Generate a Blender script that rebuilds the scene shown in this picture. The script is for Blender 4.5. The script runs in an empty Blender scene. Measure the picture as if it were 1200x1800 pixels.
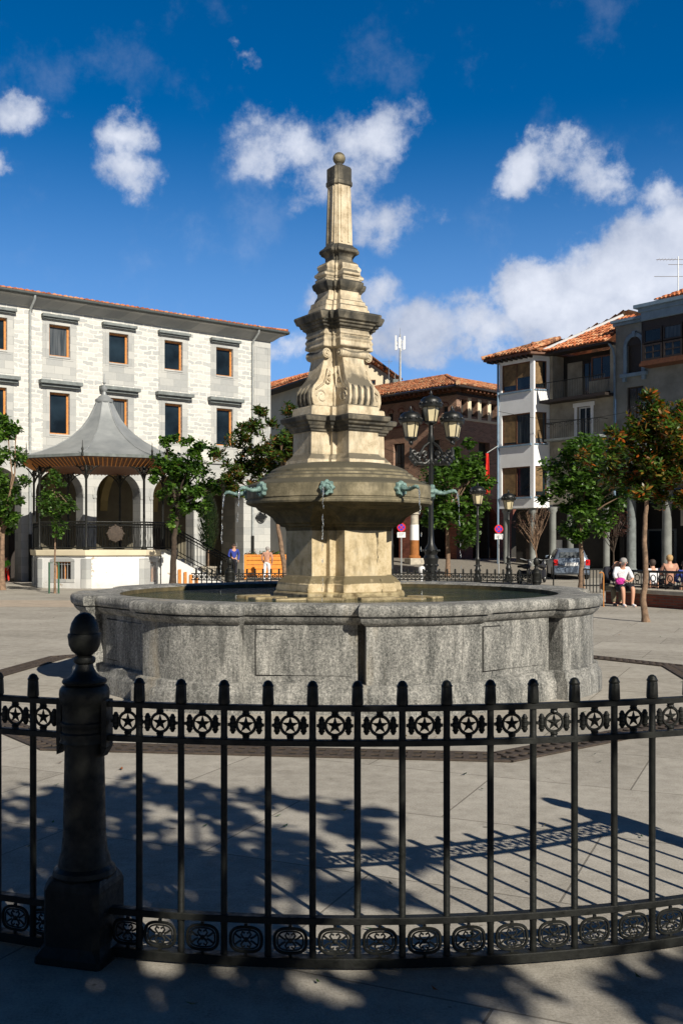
import bpy, math, random
from mathutils import Vector, Matrix
import numpy as np
R = math.radians
PI = math.pi
sc = bpy.context.scene
col = sc.collection

# ------------------------------------------------------------------ camera
CAM_Z = 1.65
cam = bpy.data.cameras.new('camera')
cam.sensor_fit = 'VERTICAL'
cam.sensor_height = 36.0
cam.lens = 35.0
cam.shift_y = 57 / 1800
cam.clip_end = 2000
camo = bpy.data.objects.new('camera', cam)
camo.location = (0, 0, CAM_Z)
camo.rotation_euler = (R(90), 0, 0)
col.objects.link(camo)
sc.camera = camo

# ------------------------------------------------------------------ sun, exposure
SUN_AZ = R(30.5)      # right of straight behind the camera
SUN_EL = R(32.5)
sun_dir = Vector((math.sin(SUN_AZ) * math.cos(SUN_EL), -math.cos(SUN_AZ) * math.cos(SUN_EL), math.sin(SUN_EL)))
sl = bpy.data.lights.new('sun', 'SUN')
sl.energy = 5.0
sl.angle = R(0.5)
sl.color = (1.0, 0.93, 0.80)
so = bpy.data.objects.new('sun', sl)
so.rotation_euler = sun_dir.to_track_quat('Z', 'Y').to_euler()
so.location = (20, -30, 40)
col.objects.link(so)
sc.view_settings.view_transform = 'Standard'
sc.view_settings.look = 'None'
sc.view_settings.gamma = 1
sc.view_settings.exposure = 0.32
sc.cycles.max_bounces = 6
sc.cycles.transparent_max_bounces = 8

# ------------------------------------------------------------------ sky with clouds (all by world direction)
w = bpy.data.worlds.new('World')
sc.world = w
w.use_nodes = True
nt = w.node_tree
nt.nodes.clear()
N = nt.nodes.new
L = nt.links.new
def wmath(op, a, b=None, c=None, clamp=False):
    n = N('ShaderNodeMath'); n.operation = op; n.use_clamp = clamp
    for i, v in enumerate((a, b, c)):
        if v is None: continue
        if isinstance(v, (int, float)): n.inputs[i].default_value = v
        else: L(v, n.inputs[i])
    return n.outputs[0]
out = N('ShaderNodeOutputWorld')
bg = N('ShaderNodeBackground')
sky = N('ShaderNodeTexSky')
sky.sky_type = 'NISHITA'
sky.sun_disc = False
sky.sun_elevation = SUN_EL
sky.sun_rotation = PI - SUN_AZ
sky.air_density = 1.0
sky.dust_density = 0.2
sky.ozone_density = 3.0
hs = N('ShaderNodeHueSaturation')
hs.inputs['Hue'].default_value = 0.505
hs.inputs['Saturation'].default_value = 1.5
hs.inputs['Value'].default_value = 1.12
L(sky.outputs[0], hs.inputs['Color'])
tc = N('ShaderNodeTexCoord')
skm = N('ShaderNodeMapping'); skm.inputs['Location'].default_value = (0, 0, .12)
L(tc.outputs['Generated'], skm.inputs[0]); L(skm.outputs[0], sky.inputs[0])
sep = N('ShaderNodeSeparateXYZ')
L(tc.outputs['Generated'], sep.inputs[0])
az = wmath('ARCTAN2', sep.outputs[0], sep.outputs[1])
el = wmath('ARCSINE', sep.outputs[2])
nz = N('ShaderNodeTexNoise'); nz.inputs['Scale'].default_value = 10.0; nz.inputs['Detail'].default_value = 12; nz.inputs['Roughness'].default_value = 0.64
L(tc.outputs['Generated'], nz.inputs['Vector'])
nz2 = N('ShaderNodeTexNoise'); nz2.inputs['Scale'].default_value = 13.0; nz2.inputs['Detail'].default_value = 11; nz2.inputs['Roughness'].default_value = 0.55
mp = N('ShaderNodeMapping'); mp.inputs['Location'].default_value = (3.1, 7.7, 1.3)
L(tc.outputs['Generated'], mp.inputs[0]); L(mp.outputs[0], nz2.inputs['Vector'])
wn = N('ShaderNodeTexNoise'); wn.inputs['Scale'].default_value = 11; wn.inputs['Detail'].default_value = 7; wn.inputs['Roughness'].default_value = .62
L(tc.outputs['Generated'], wn.inputs['Vector'])
wsep = N('ShaderNodeSeparateColor'); L(wn.outputs['Color'], wsep.inputs[0])
az = wmath('ADD', az, wmath('MULTIPLY', wmath('SUBTRACT', wsep.outputs[0], .5), .085))
el = wmath('ADD', el, wmath('MULTIPLY', wmath('SUBTRACT', wsep.outputs[1], .5), .085))
clouds = [(425,125,48,30,.42),(405,105,30,16,.36),(30,215,60,44,.55),(-5,300,30,30,.5),(222,240,60,52,.74),(235,300,66,50,.60),(190,230,40,40,.4),(285,330,40,30,.25),(140,225,40,20,.3),
 (540,262,150,72,.55),(640,238,120,66,.66),(600,320,100,80,.66),(685,380,90,62,.78),(640,300,90,80,.5),(480,250,80,50,.42),(912,298,64,52,.80),(985,290,80,46,.55),(1035,310,70,46,.5),
 (1075,340,80,46,.68),(1170,340,80,48,.7),(1125,470,130,84,1.3),(960,530,88,72,1.2),(1050,560,120,80,1.2),(1210,430,90,90,1.3),(840,570,100,60,.95),
 (740,585,90,60,.8),(660,510,60,50,.45),(560,530,60,55,.5),(510,610,60,40,.45),(640,600,80,40,.6),(1340,420,120,110,1.2),(1500,520,150,60,1.0),(-150,420,120,50,.7),(-300,250,130,50,.8)]
mask = None
for (px, py, rx, ry, s) in clouds:
    u, v = (px - 600) / 1750, (957 - py) / 1750
    a0 = math.atan2(u, 1); e0 = math.atan2(v, math.hypot(u, 1))
    da = wmath('MULTIPLY', wmath('SUBTRACT', az, a0), 1750 / (rx * 1.36) * (1 + u * u))
    de = wmath('MULTIPLY', wmath('SUBTRACT', el, e0), 1750 / (ry * 1.36) * (1 + v * v))
    d2 = wmath('ADD', wmath('MULTIPLY', da, da), wmath('MULTIPLY', de, de))
    g = wmath('MULTIPLY', wmath('SUBTRACT', 1.0, wmath('SQRT', d2)), s if s < 1 else 1.45, clamp=True)
    mask = g if mask is None else wmath('SMOOTH_MAX', mask, g, 0.12)
dens = wmath('ADD', mask, wmath('MULTIPLY', wmath('SUBTRACT', nz.outputs[0], 0.5), 1.9))
mr = N('ShaderNodeMapRange'); mr.interpolation_type = 'SMOOTHSTEP'
mr.inputs['From Min'].default_value = 0.10; mr.inputs['From Max'].default_value = 0.46
L(dens, mr.inputs['Value'])
gate = N('ShaderNodeMapRange'); gate.interpolation_type = 'SMOOTHSTEP'
gate.inputs['From Min'].default_value = 0.05; gate.inputs['From Max'].default_value = 0.20
L(mask, gate.inputs['Value'])
fac = wmath('MULTIPLY', wmath('MULTIPLY', wmath('MULTIPLY', mr.outputs[0], gate.outputs[0]), 0.98), wmath('ADD', wmath('MULTIPLY', dens, 1.15), .30, clamp=True))
shade = N('ShaderNodeMapRange')
shade.inputs['From Min'].default_value = 0.36; shade.inputs['From Max'].default_value = 0.92
L(wmath('ADD', wmath('MULTIPLY', nz2.outputs[0], 0.9), wmath('MULTIPLY', dens, 0.28)), shade.inputs['Value'])
cr = N('ShaderNodeMix'); cr.data_type = 'RGBA'
cr.inputs[6].default_value = (3.6, 4.3, 5.9, 1)
cr.inputs[7].default_value = (9.6, 10.0, 11.0, 1)
L(shade.outputs[0], cr.inputs[0])
mx = N('ShaderNodeMix'); mx.data_type = 'RGBA'
el0 = wmath('ARCSINE', sep.outputs[2])
rampn = N('ShaderNodeValToRGB'); e_ = rampn.color_ramp.elements
for i_, (p_, c_) in enumerate([(0.0,1.30),(.17,1.15),(.33,1.04),(.55,.34),(1.0,.14)]):
    if i_ > 1: e_.new(p_)
for i_, (p_, c_) in enumerate([(0.0,1.30),(.17,1.15),(.33,1.04),(.55,.34),(1.0,.14)]):
    e_[i_].position = p_; e_[i_].color = (c_, c_, c_, 1)
L(wmath('DIVIDE', el0, 1.5708, clamp=True), rampn.inputs[0])
front = N('ShaderNodeMapRange'); front.inputs['From Min'].default_value = -.35; front.inputs['From Max'].default_value = .35; front.inputs['To Min'].default_value = .25
L(sep.outputs[1], front.inputs['Value'])
hb = N('ShaderNodeMapRange'); hb.interpolation_type = 'SMOOTHSTEP'; hb.inputs['From Min'].default_value = .42; hb.inputs['From Max'].default_value = .12
hb.inputs['To Min'].default_value = 0; hb.inputs['To Max'].default_value = .62
L(el0, hb.inputs['Value'])
hm = N('ShaderNodeMix'); hm.data_type = 'RGBA'; L(hb.outputs[0], hm.inputs[0]); L(hs.outputs[0], hm.inputs[6]); hm.inputs[7].default_value = (2.6,4.6,8.3,1)
dk = N('ShaderNodeVectorMath'); dk.operation = 'SCALE'; L(hm.outputs[2], dk.inputs[0]); L(wmath('MULTIPLY', rampn.outputs[0], front.outputs[0]), dk.inputs['Scale'])
L(fac, mx.inputs[0]); L(dk.outputs[0], mx.inputs[6]); L(cr.outputs[2], mx.inputs[7])
L(mx.outputs[2], bg.inputs[0])
bg.inputs[1].default_value = 0.078
L(bg.outputs[0], out.inputs[0])

# ------------------------------------------------------------------ helpers
def at(px, Y): return (px - 600) / 1750 * Y
def hz(py, Y): return CAM_Z + (957 - py) / 1750 * Y
def tag(o, label=None, cat=None, group=None, kind=None):
    if label: o['label'] = label
    if cat: o['category'] = cat
    if group: o['group'] = group
    if kind: o['kind'] = kind
    return o
def empty(name, loc, rz=0, label=None, cat=None, group=None):
    o = bpy.data.objects.new(name, None)
    o.empty_display_size = .2
    col.objects.link(o); o.location = loc; o.rotation_euler = (0, 0, rz)
    return tag(o, label, cat, group)
def copy_tree(o, parent=None):
    c = o.copy(); col.objects.link(c); c.parent = parent
    for ch in list(o.children): copy_tree(ch, c)
    return c

class MB:
    def __init__(s): s.v = []; s.f = []; s.M = None
    def add(s, vs, fs):
        n = len(s.v)
        if s.M is not None: vs = [tuple(s.M @ Vector(p)) for p in vs]
        s.v += [tuple(p) for p in vs]; s.f += [tuple(i + n for i in f) for f in fs]
        return s
    def box(s, x0, x1, y0, y1, z0, z1):
        return s.add([(x0,y0,z0),(x1,y0,z0),(x1,y1,z0),(x0,y1,z0),(x0,y0,z1),(x1,y0,z1),(x1,y1,z1),(x0,y1,z1)],
            [(3,2,1,0),(4,5,6,7),(0,1,5,4),(1,2,6,5),(2,3,7,6),(3,0,4,7)])
    def loft(s, rings, cap0=True, cap1=True, closed=True):
        n = len(rings[0]); vs = [p for r in rings for p in r]; fs = []
        for i in range(len(rings) - 1):
            for j in range(n if closed else n - 1):
                k = (j + 1) % n
                fs.append((i*n+j, i*n+k, (i+1)*n+k, (i+1)*n+j))
        if cap0: fs.append(tuple(reversed(range(n))))
        if cap1: fs.append(tuple(range((len(rings)-1)*n, len(rings)*n)))
        return s.add(vs, fs)
    def lathe(s, prof, n=24, c=(0,0,0), flat=0, cap=True, sx=1, sy=1):
        rings = [[(c[0]+max(r,1e-4)*sx*math.cos(2*PI*j/n+flat), c[1]+max(r,1e-4)*sy*math.sin(2*PI*j/n+flat), c[2]+z) for j in range(n)] for r, z in prof]
        return s.loft(rings, cap, cap)
    def prism(s, poly, z0, z1):
        return s.loft([[(x, y, z0) for x, y in poly], [(x, y, z1) for x, y in poly]])
    def tube(s, path, r, n=8, cap=True):
        path = [Vector(p) for p in path]; m = len(path)
        rs = r if isinstance(r, (list, tuple)) else [r] * m
        rings = []; up = None
        for i, p in enumerate(path):
            t = (path[min(i+1, m-1)] - path[max(i-1, 0)])
            if t.length < 1e-9: t = Vector((0,0,1))
            t.normalize()
            if up is None:
                a = Vector((0,0,1)) if abs(t.z) < .9 else Vector((1,0,0))
                up = (a - t * a.dot(t)).normalized()
            else:
                up = (up - t * up.dot(t))
                up = up.normalized() if up.length > 1e-6 else t.orthogonal().normalized()
            b = t.cross(up)
            rings.append([tuple(p + (up * math.cos(2*PI*j/n) + b * math.sin(2*PI*j/n)) * rs[i]) for j in range(n)])
        return s.loft(rings, cap, cap)
    def torus(s, c, R_, r, n=24, m=6, ax='y', sx=1, sz=1):
        vs = []; fs = []
        for i in range(n):
            a = 2*PI*i/n
            for j in range(m):
                b = 2*PI*j/m; q = R_ + r*math.cos(b)
                u, v, wv = q*math.cos(a)*sx, q*math.sin(a)*sz, r*math.sin(b)
                vs.append((c[0]+u, c[1]+wv, c[2]+v) if ax == 'y' else ((c[0]+u, c[1]+v, c[2]+wv) if ax == 'z' else (c[0]+wv, c[1]+u, c[2]+v)))
                fs.append((i*m+j, ((i+1)%n)*m+j, ((i+1)%n)*m+(j+1)%m, i*m+(j+1)%m))
        return s.add(vs, fs)
    def ball(s, c, r, n=12, m=8, sz=1):
        return s.lathe([(r*math.sin(PI*i/m), -r*sz*math.cos(PI*i/m)) for i in range(m+1)], n, c)
    def build(s, name, mat, parent=None, smooth=None, bevel=0, loc=None, rz=0):
        me = bpy.data.meshes.new(name)
        me.from_pydata(s.v, [], s.f); me.update()
        if mat is not None: me.materials.append(mat)
        if smooth is not None:
            me.polygons.foreach_set('use_smooth', [True] * len(me.polygons))
            me.set_sharp_from_angle(angle=R(smooth))
        o = bpy.data.objects.new(name, me); col.objects.link(o)
        if parent is not None: o.parent = parent
        if loc is not None: o.location = loc
        if rz: o.rotation_euler = (0, 0, rz)
        if bevel:
            b = o.modifiers.new('bevel', 'BEVEL'); b.width = bevel; b.segments = 2; b.limit_method = 'ANGLE'; b.angle_limit = R(40)
        return o

# ------------------------------------------------------------------ materials
def newmat(name):
    m = bpy.data.materials.new(name); m.use_nodes = True
    t = m.node_tree; b = t.nodes['Principled BSDF']
    return m, t, b
class G:
    def __init__(s, t): s.t = t
    def n(s, ty, **kw):
        x = s.t.nodes.new(ty)
        for k, v in kw.items():
            if k in ('inp',):
                for a, c in v.items():
                    if hasattr(c, 'node'): s.t.links.new(c, x.inputs[a])
                    else: x.inputs[a].default_value = c
            else: setattr(x, k, v)
        return x
    def coord(s, scale=(1,1,1), kind='Object'):
        c = s.n('ShaderNodeTexCoord'); m = s.n('ShaderNodeMapping', inp={0: c.outputs[kind]})
        m.inputs['Scale'].default_value = scale
        return m.outputs[0]
    def noise(s, vec, sc_, det=5, rough=.55):
        return s.n('ShaderNodeTexNoise', inp={'Vector': vec, 'Scale': sc_, 'Detail': det, 'Roughness': rough}).outputs[0]
    def ramp(s, f, stops):
        x = s.n('ShaderNodeValToRGB', inp={0: f}); e = x.color_ramp.elements
        while len(e) < len(stops): e.new(.5)
        for i, (p, c) in enumerate(stops):
            e[i].position = p; e[i].color = (*c, 1) if len(c) == 3 else c
        return x.outputs[0]
    def mix(s, f, a, b, bt='MIX'):
        x = s.n('ShaderNodeMix', data_type='RGBA', blend_type=bt)
        for i, v in ((0, f), (6, a), (7, b)):
            if hasattr(v, 'node'): s.t.links.new(v, x.inputs[i])
            elif i == 0: x.inputs[0].default_value = v
            else: x.inputs[i].default_value = (*v, 1)
        return x.outputs[2]
    def math(s, op, a, b=None, clamp=False):
        x = s.n('ShaderNodeMath', operation=op, use_clamp=clamp)
        for i, v in enumerate((a, b)):
            if v is None: continue
            if hasattr(v, 'node'): s.t.links.new(v, x.inputs[i])
            else: x.inputs[i].default_value = v
        return x.outputs[0]
    def bump(s, h, st, dist=.02):
        return s.n('ShaderNodeBump', inp={'Height': h, 'Strength': st, 'Distance': dist}).outputs[0]
def gray(v): return (v, v, v)
def mul(c, k): return tuple(min(1, x*k) for x in c)
def simple(name, c, rough=.8, metal=0, var=.2, vs=6, bump=.15, bs=60, c2=None, spec=.5):
    m, t, b = newmat(name); g = G(t)
    v = g.coord()
    n = g.noise(v, vs, 6, .6)
    cc = g.ramp(n, [(.3, mul(c, 1-var)), (.7, c2 or mul(c, 1+var))])
    t.links.new(cc, b.inputs['Base Color'])
    b.inputs['Roughness'].default_value = rough; b.inputs['Metallic'].default_value = metal
    b.inputs['Specular IOR Level'].default_value = spec
    if bump: t.links.new(g.bump(g.noise(v, bs, 4), bump, .01), b.inputs['Normal'])
    return m
def blocks(name, stone_a, stone_b, mortar, w_, h_, ms=.02, distort=.0, squash=1.0, rough=.85, bumpst=.4, axis='xz', stain=0):
    m, t, b = newmat(name); g = G(t)
    c = g.n('ShaderNodeTexCoord').outputs['Object']
    sx = g.n('ShaderNodeSeparateXYZ', inp={0: c})
    if axis == 'xz': h = g.math('ADD', sx.outputs[0], sx.outputs[1])
    else: h = sx.outputs[0]
    cx = g.n('ShaderNodeCombineXYZ', inp={0: h, 1: sx.outputs[2] if axis == 'xz' else sx.outputs[1]}).outputs[0]
    if distort:
        nn = g.n('ShaderNodeTexNoise', inp={'Vector': cx, 'Scale': 2.3, 'Detail': 3})
        off = g.n('ShaderNodeVectorMath', operation='SUBTRACT', inp={0: nn.outputs['Color']}); off.inputs[1].default_value = (.5,.5,.5)
        sc_ = g.n('ShaderNodeVectorMath', operation='SCALE', inp={0: off.outputs[0]}); sc_.inputs['Scale'].default_value = distort
        cx = g.n('ShaderNodeVectorMath', operation='ADD', inp={0: cx, 1: sc_.outputs[0]}).outputs[0]
    br = g.n('ShaderNodeTexBrick', inp={'Vector': cx, 'Scale': 1.0, 'Mortar Size': ms, 'Mortar Smooth': .3, 'Bias': 0.0, 'Brick Width': w_, 'Row Height': h_})
    br.inputs['Color1'].default_value = (0,0,0,1); br.inputs['Color2'].default_value = (1,1,1,1); br.inputs['Mortar'].default_value = (.5,.5,.5,1)
    n = g.noise(cx, 7, 6, .65)
    f = g.math('ADD', g.math('MULTIPLY', br.outputs['Color'], .55), g.math('MULTIPLY', n, .45))
    cc = g.ramp(f, [(.2, stone_a), (.75, stone_b)])
    if stain:
        st = g.noise(g.coord((1.2, 1.2, .25)), 1.6, 6, .6)
        cc = g.mix(g.math('MULTIPLY', g.ramp(st, [(.5, gray(0)), (.75, gray(1))]), stain), cc, mul(stone_a, .45))
    cc = g.mix(br.outputs['Fac'], cc, mortar)
    t.links.new(cc, b.inputs['Base Color']); b.inputs['Roughness'].default_value = rough
    hgt = g.math('ADD', g.math('MULTIPLY', br.outputs['Fac'], -1.0), g.math('MULTIPLY', g.noise(cx, 25, 4), .5))
    t.links.new(g.bump(hgt, bumpst, .02), b.inputs['Normal'])
    return m

M = {}
M['rubble'] = blocks('rubble stone', (.40,.41,.41), (.60,.59,.56), (.70,.67,.61), .50, .215, .032, .30, bumpst=.45)
M['ashlar'] = blocks('smooth ashlar', (.33,.34,.34), (.48,.48,.46), (.28,.28,.27), .75, .36, .006, 0, bumpst=.15)
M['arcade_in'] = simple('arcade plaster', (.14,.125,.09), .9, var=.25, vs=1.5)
M['vault'] = simple('vault plaster', (.28,.22,.10), .9, var=.15, vs=1.5)
M['slate_trim'] = simple('grey moulding', (.17,.19,.19), .8, var=.3, vs=5)
M['brick'] = blocks('brown brick', (.17,.075,.045), (.33,.17,.11), (.36,.29,.22), .26, .075, .012, .02, bumpst=.3)
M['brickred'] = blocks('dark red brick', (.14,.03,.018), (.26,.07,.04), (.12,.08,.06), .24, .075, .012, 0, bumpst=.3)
M['cream'] = simple('cream plaster', (.66,.58,.42), .9, var=.12, vs=1.2)
M['cream_dull'] = simple('dull cream plaster', (.33,.30,.24), .9, var=.35, vs=1.1)
M['stucco_grey'] = simple('grey stucco', (.20,.21,.20), .9, var=.35, vs=1.0)
M['pillar_orange'] = simple('ochre painted stone', (.30,.11,.025), .8, var=.3)
M['white'] = simple('white plaster', (.82,.83,.84), .85, var=.06, vs=1.5, bump=.1)
M['peeled'] = simple('peeling white plaster', (.60,.60,.59), .9, var=.05, vs=3)
M['bluegrey'] = simple('blue grey painted moulding', (.16,.24,.33), .7, var=.2, vs=3)
M['wood_orange'] = simple('orange wood', (.55,.22,.05), .5, var=.25, vs=14)
M['wood_brown'] = simple('brown timber', (.12,.045,.018), .6, var=.35, vs=9)
M['wood_dark'] = simple('dark timber', (.022,.015,.012), .6, var=.3, vs=9)
M['roof_zinc'] = None
M['iron'] = None
M['black'] = simple('black painted iron', (.008,.009,.009), .42, var=.4, vs=30, bump=.2, bs=90)
M['pipe'] = simple('grey downpipe', (.34,.36,.36), .6, var=.2)
M['gutter'] = simple('dark gutter', (.05,.06,.06), .6)
M['blind'] = simple('woven blind', (.17,.105,.045), .8, var=.45, vs=4)
M['bark'] = simple('bark', (.20,.13,.085), .95, var=.5, vs=9, bump=.9, bs=25)
M['darkbark'] = simple('dark bark', (.05,.035,.025), .95, var=.5, vs=9, bump=.9, bs=25)
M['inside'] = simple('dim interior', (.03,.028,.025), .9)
M['red'] = simple('red cloth', (.60,.02,.012), .8, var=.2)
M['skin'] = simple('skin', (.56,.30,.20), .6, var=.08, bump=0)
M['hair_grey'] = simple('grey hair', (.30,.28,.27), .8, var=.3, vs=40)
M['hair_blond'] = simple('fair hair', (.42,.27,.12), .8, var=.3, vs=40)
M['hair_dark'] = simple('dark hair', (.04,.025,.02), .7, var=.3, vs=40)
M['cloth_white'] = simple('white floral cloth', (.72,.72,.76), .9, var=.3, vs=28)
M['cloth_dark'] = simple('dark cloth', (.012,.013,.022), .9)
M['cloth_khaki'] = simple('khaki cloth', (.17,.15,.10), .9)
M['cloth_tan'] = simple('tan cloth', (.45,.24,.17), .9)
M['cloth_blue'] = simple('blue cloth', (.03,.05,.28), .9)
M['cloth_magenta'] = simple('magenta cloth', (.45,.03,.25), .9)
M['cloth_green'] = simple('bright green cloth', (.15,.5,.03), .9)
M['planter'] = simple('orange timber planter', (.72,.25,.03), .6, var=.2, vs=5)
M['sign_red'] = simple('sign red', (.65,.015,.01), .4, var=.05, bump=0)
M['sign_blue'] = simple('sign blue', (.03,.04,.45), .4, var=.05, bump=0)
M['sign_white'] = simple('sign white', (.72,.73,.74), .5, var=.05, bump=0)
M['galv'] = simple('galvanised steel', (.45,.46,.46), .45, metal=.6, var=.15)
M['lamp_glass'] = simple('frosted lamp glass', (.58,.50,.32), .35, var=.12, vs=4, bump=0)
M['copper'] = simple('green copper', (.07,.15,.14), .65, var=.45, vs=22, bump=.6, bs=60, c2=(.24,.37,.34))
M['grate'] = simple('rusty iron grate', (.055,.040,.030), .8, var=.4, vs=14, bump=.4)
M['carpaint'] = simple('blue grey car paint', (.20,.25,.33), .28, metal=.5, var=.04, bump=0)
M['rubber'] = simple('rubber', (.012,.012,.012), .8)
M['taillight'] = simple('red tail lamp', (.55,.01,.01), .25, bump=0)
M['seatstone'] = simple('seat stone', (.42,.38,.31), .85, var=.25, vs=6, bump=.4)
M['green_stake'] = simple('green stake', (.03,.09,.05), .7)

m, t, b = newmat('peeling white plaster'); g = G(t); v = g.coord()
k_ = g.ramp(g.noise(v, 3.4, 9, .72), [(.60, gray(0)), (.635, gray(1))])
low_ = g.ramp(g.n('ShaderNodeSeparateXYZ', inp={0: v}).outputs[2], [(.10, gray(.5)), (.45, gray(0))])
c_ = g.mix(k_, (.70,.70,.69), (.42,.33,.24)); c_ = g.mix(g.math('MULTIPLY', low_, g.noise(v, 6, 6)), c_, (.30,.27,.22))
t.links.new(c_, b.inputs['Base Color']); b.inputs['Roughness'].default_value = .9
t.links.new(g.bump(g.math('MULTIPLY', k_, -1.0), .5, .01), b.inputs['Normal'])
M['peeled'] = m
# glass that mirrors the sky, dim room behind
m, t, b = newmat('window glass'); g = G(t)
oi = g.n('ShaderNodeObjectInfo')
cu = g.ramp(g.noise(g.coord((9,9,.3)), 2.0, 2), [(.4, (.05,.06,.07)), (.6, (.13,.14,.15))])
base_ = g.ramp(g.noise(g.coord(), .7, 3), [(.35, (.006,.009,.012)), (.7, (.02,.035,.05))])
t.links.new(g.mix(g.ramp(oi.outputs['Random'], [(.72, gray(0)), (.76, gray(.8))]), base_, cu), b.inputs['Base Color'])
b.inputs['Roughness'].default_value = .08; b.inputs['Specular IOR Level'].default_value = .5
M['glass'] = m

# zinc roof of the bandstand
m, t, b = newmat('zinc sheet'); g = G(t)
v = g.coord()
cc = g.ramp(g.noise(v, 1.3, 6, .6), [(.3, (.20,.215,.225)), (.7, (.33,.345,.35))])
t.links.new(cc, b.inputs['Base Color']); b.inputs['Roughness'].default_value = .5; b.inputs['Metallic'].default_value = .15
M['roof_zinc'] = m

# cast iron, worn green-black
m, t, b = newmat('cast iron'); g = G(t); v = g.coord()
cc = g.ramp(g.noise(v, 12, 6, .7), [(.35, (.004,.0045,.004)), (.62, (.010,.011,.009)), (.8, (.028,.026,.020))])
t.links.new(cc, b.inputs['Base Color'])
t.links.new(g.ramp(g.noise(v, 30, 4), [(.3, gray(.38)), (.7, gray(.75))]), b.inputs['Roughness']); b.inputs['Specular IOR Level'].default_value = .35
t.links.new(g.bump(g.noise(v, 55, 5, .7), .35, .006), b.inputs['Normal'])
M['iron'] = m

# terracotta
def tiles(name, ca, cb, cc_):
    m, t, b = newmat(name); g = G(t); v = g.coord()
    vo = g.n('ShaderNodeTexVoronoi', inp={'Vector': v, 'Scale': 3.2}).outputs['Color']
    sep_ = g.n('ShaderNodeSeparateColor', inp={0: vo}).outputs[0]
    f = g.math('ADD', g.math('MULTIPLY', sep_, .6), g.math('MULTIPLY', g.noise(v, 5, 6, .7), .5))
    c_ = g.ramp(f, [(.25, ca), (.55, cb), (.85, cc_)])
    t.links.new(c_, b.inputs['Base Color']); b.inputs['Roughness'].default_value = .85
    t.links.new(g.bump(g.noise(v, 20, 4), .3, .02), b.inputs['Normal'])
    return m
M['tile'] = tiles('terracotta tile', (.26,.07,.03), (.56,.17,.06), (.62,.33,.18))
M['tile_old'] = tiles('weathered terracotta', (.14,.07,.04), (.50,.17,.07), (.52,.32,.18))

# paving
m, t, b = newmat('plaza paving'); g = G(t)
c0 = g.n('ShaderNodeTexCoord').outputs['Object']
rot = g.n('ShaderNodeMapping', inp={0: c0}); rot.inputs['Rotation'].default_value = (0,0,R(24))
br = g.n('ShaderNodeTexBrick', inp={'Vector': rot.outputs[0], 'Scale': 1.0, 'Mortar Size': .006, 'Mortar Smooth': .2, 'Brick Width': 1.9, 'Row Height': 1.15})
br.inputs['Color1'].default_value = (.3,.3,.3,1); br.inputs['Color2'].default_value = (.7,.7,.7,1); br.inputs['Mortar'].default_value = (.5,.5,.5,1)
n1 = g.noise(c0, .8, 7, .62); n2 = g.noise(c0, 85, 5, .8); n3 = g.noise(c0, 7, 8, .72)
f = g.math('ADD', g.math('ADD', g.math('MULTIPLY', n1, .18), g.math('MULTIPLY', n2, .42)), g.math('ADD', g.math('MULTIPLY', n3, .30), g.math('MULTIPLY', br.outputs['Color'], .13)))
cc = g.ramp(f, [(.40, (.20,.183,.155)), (.50, (.33,.305,.265)), (.60, (.45,.42,.37))])
sp = g.n('ShaderNodeTexVoronoi', inp={'Vector': c0, 'Scale': 5.5}).outputs['Distance']
cc = g.mix(g.ramp(sp, [(.03, gray(.65)), (.06, gray(0))]), cc, (.11,.09,.07))
st = g.ramp(g.noise(c0, 1.7, 8, .7), [(.60, gray(0)), (.72, gray(.45))])
cc = g.mix(st, cc, (.17,.155,.13))
gum = g.n('ShaderNodeTexVoronoi', inp={'Vector': c0, 'Scale': 1.6}).outputs['Distance']
cc = g.mix(g.ramp(gum, [(.022, gray(.7)), (.034, gray(0))]), cc, (.07,.06,.05))
sc2 = g.noise(g.coord((.5,3.0,1)), 2.2, 8, .75)
cc = g.mix(g.ramp(sc2, [(.60, gray(0)), (.70, gray(.5))]), cc, (.52,.48,.42))
cc = g.mix(g.math('MULTIPLY', br.outputs['Fac'], .75), cc, (.13,.115,.095))
t.links.new(cc, b.inputs['Base Color']); b.inputs['Roughness'].default_value = .9; b.inputs['Specular IOR Level'].default_value = .25
hgt = g.math('ADD', g.math('MULTIPLY', n2, .6), g.math('ADD', g.math('MULTIPLY', n3, .5), g.math('MULTIPLY', br.outputs['Fac'], -1.2)))
t.links.new(g.bump(hgt, .55, .008), b.inputs['Normal'])
M['paving'] = m
M['pinkband'] = simple('pinkish paving band', (.40,.33,.26), .9, var=.18, vs=2.5, bump=.3)
M['road'] = simple('cobbled street', (.22,.20,.17), .9, var=.25, vs=8, bump=.5)

# basin stone: grey, pitted, limewashed streaks
m, t, b = newmat('grey basin stone'); g = G(t); v = g.coord(); vv = g.coord((1,1,.22))
n1 = g.noise(v, 42, 8, .78); n2 = g.noise(vv, 5.5, 8, .7); n3 = g.noise(v, 130, 3, .6); n4 = g.noise(g.coord((1,1,.12)), 11, 6, .7)
f = g.math('ADD', g.math('MULTIPLY', n1, .42), g.math('ADD', g.math('MULTIPLY', n2, .34), g.math('MULTIPLY', n3, .24)))
cc = g.ramp(f, [(.415, (.04,.042,.04)), (.475, (.14,.14,.132)), (.53, (.28,.275,.255)), (.61, (.55,.53,.49))])
cc = g.mix(g.ramp(n4, [(.54, gray(0)), (.66, gray(.75))]), cc, (.075,.075,.07))
cc = g.mix(g.ramp(g.noise(vv, 1.3, 5, .6), [(.60, gray(0)), (.75, gray(.6))]), cc, (.55,.44,.28))
t.links.new(cc, b.inputs['Base Color']); b.inputs['Roughness'].default_value = .88
t.links.new(g.bump(g.math('ADD', n1, g.math('MULTIPLY', n3, .6)), .8, .012), b.inputs['Normal'])
M['basin'] = m

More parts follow.
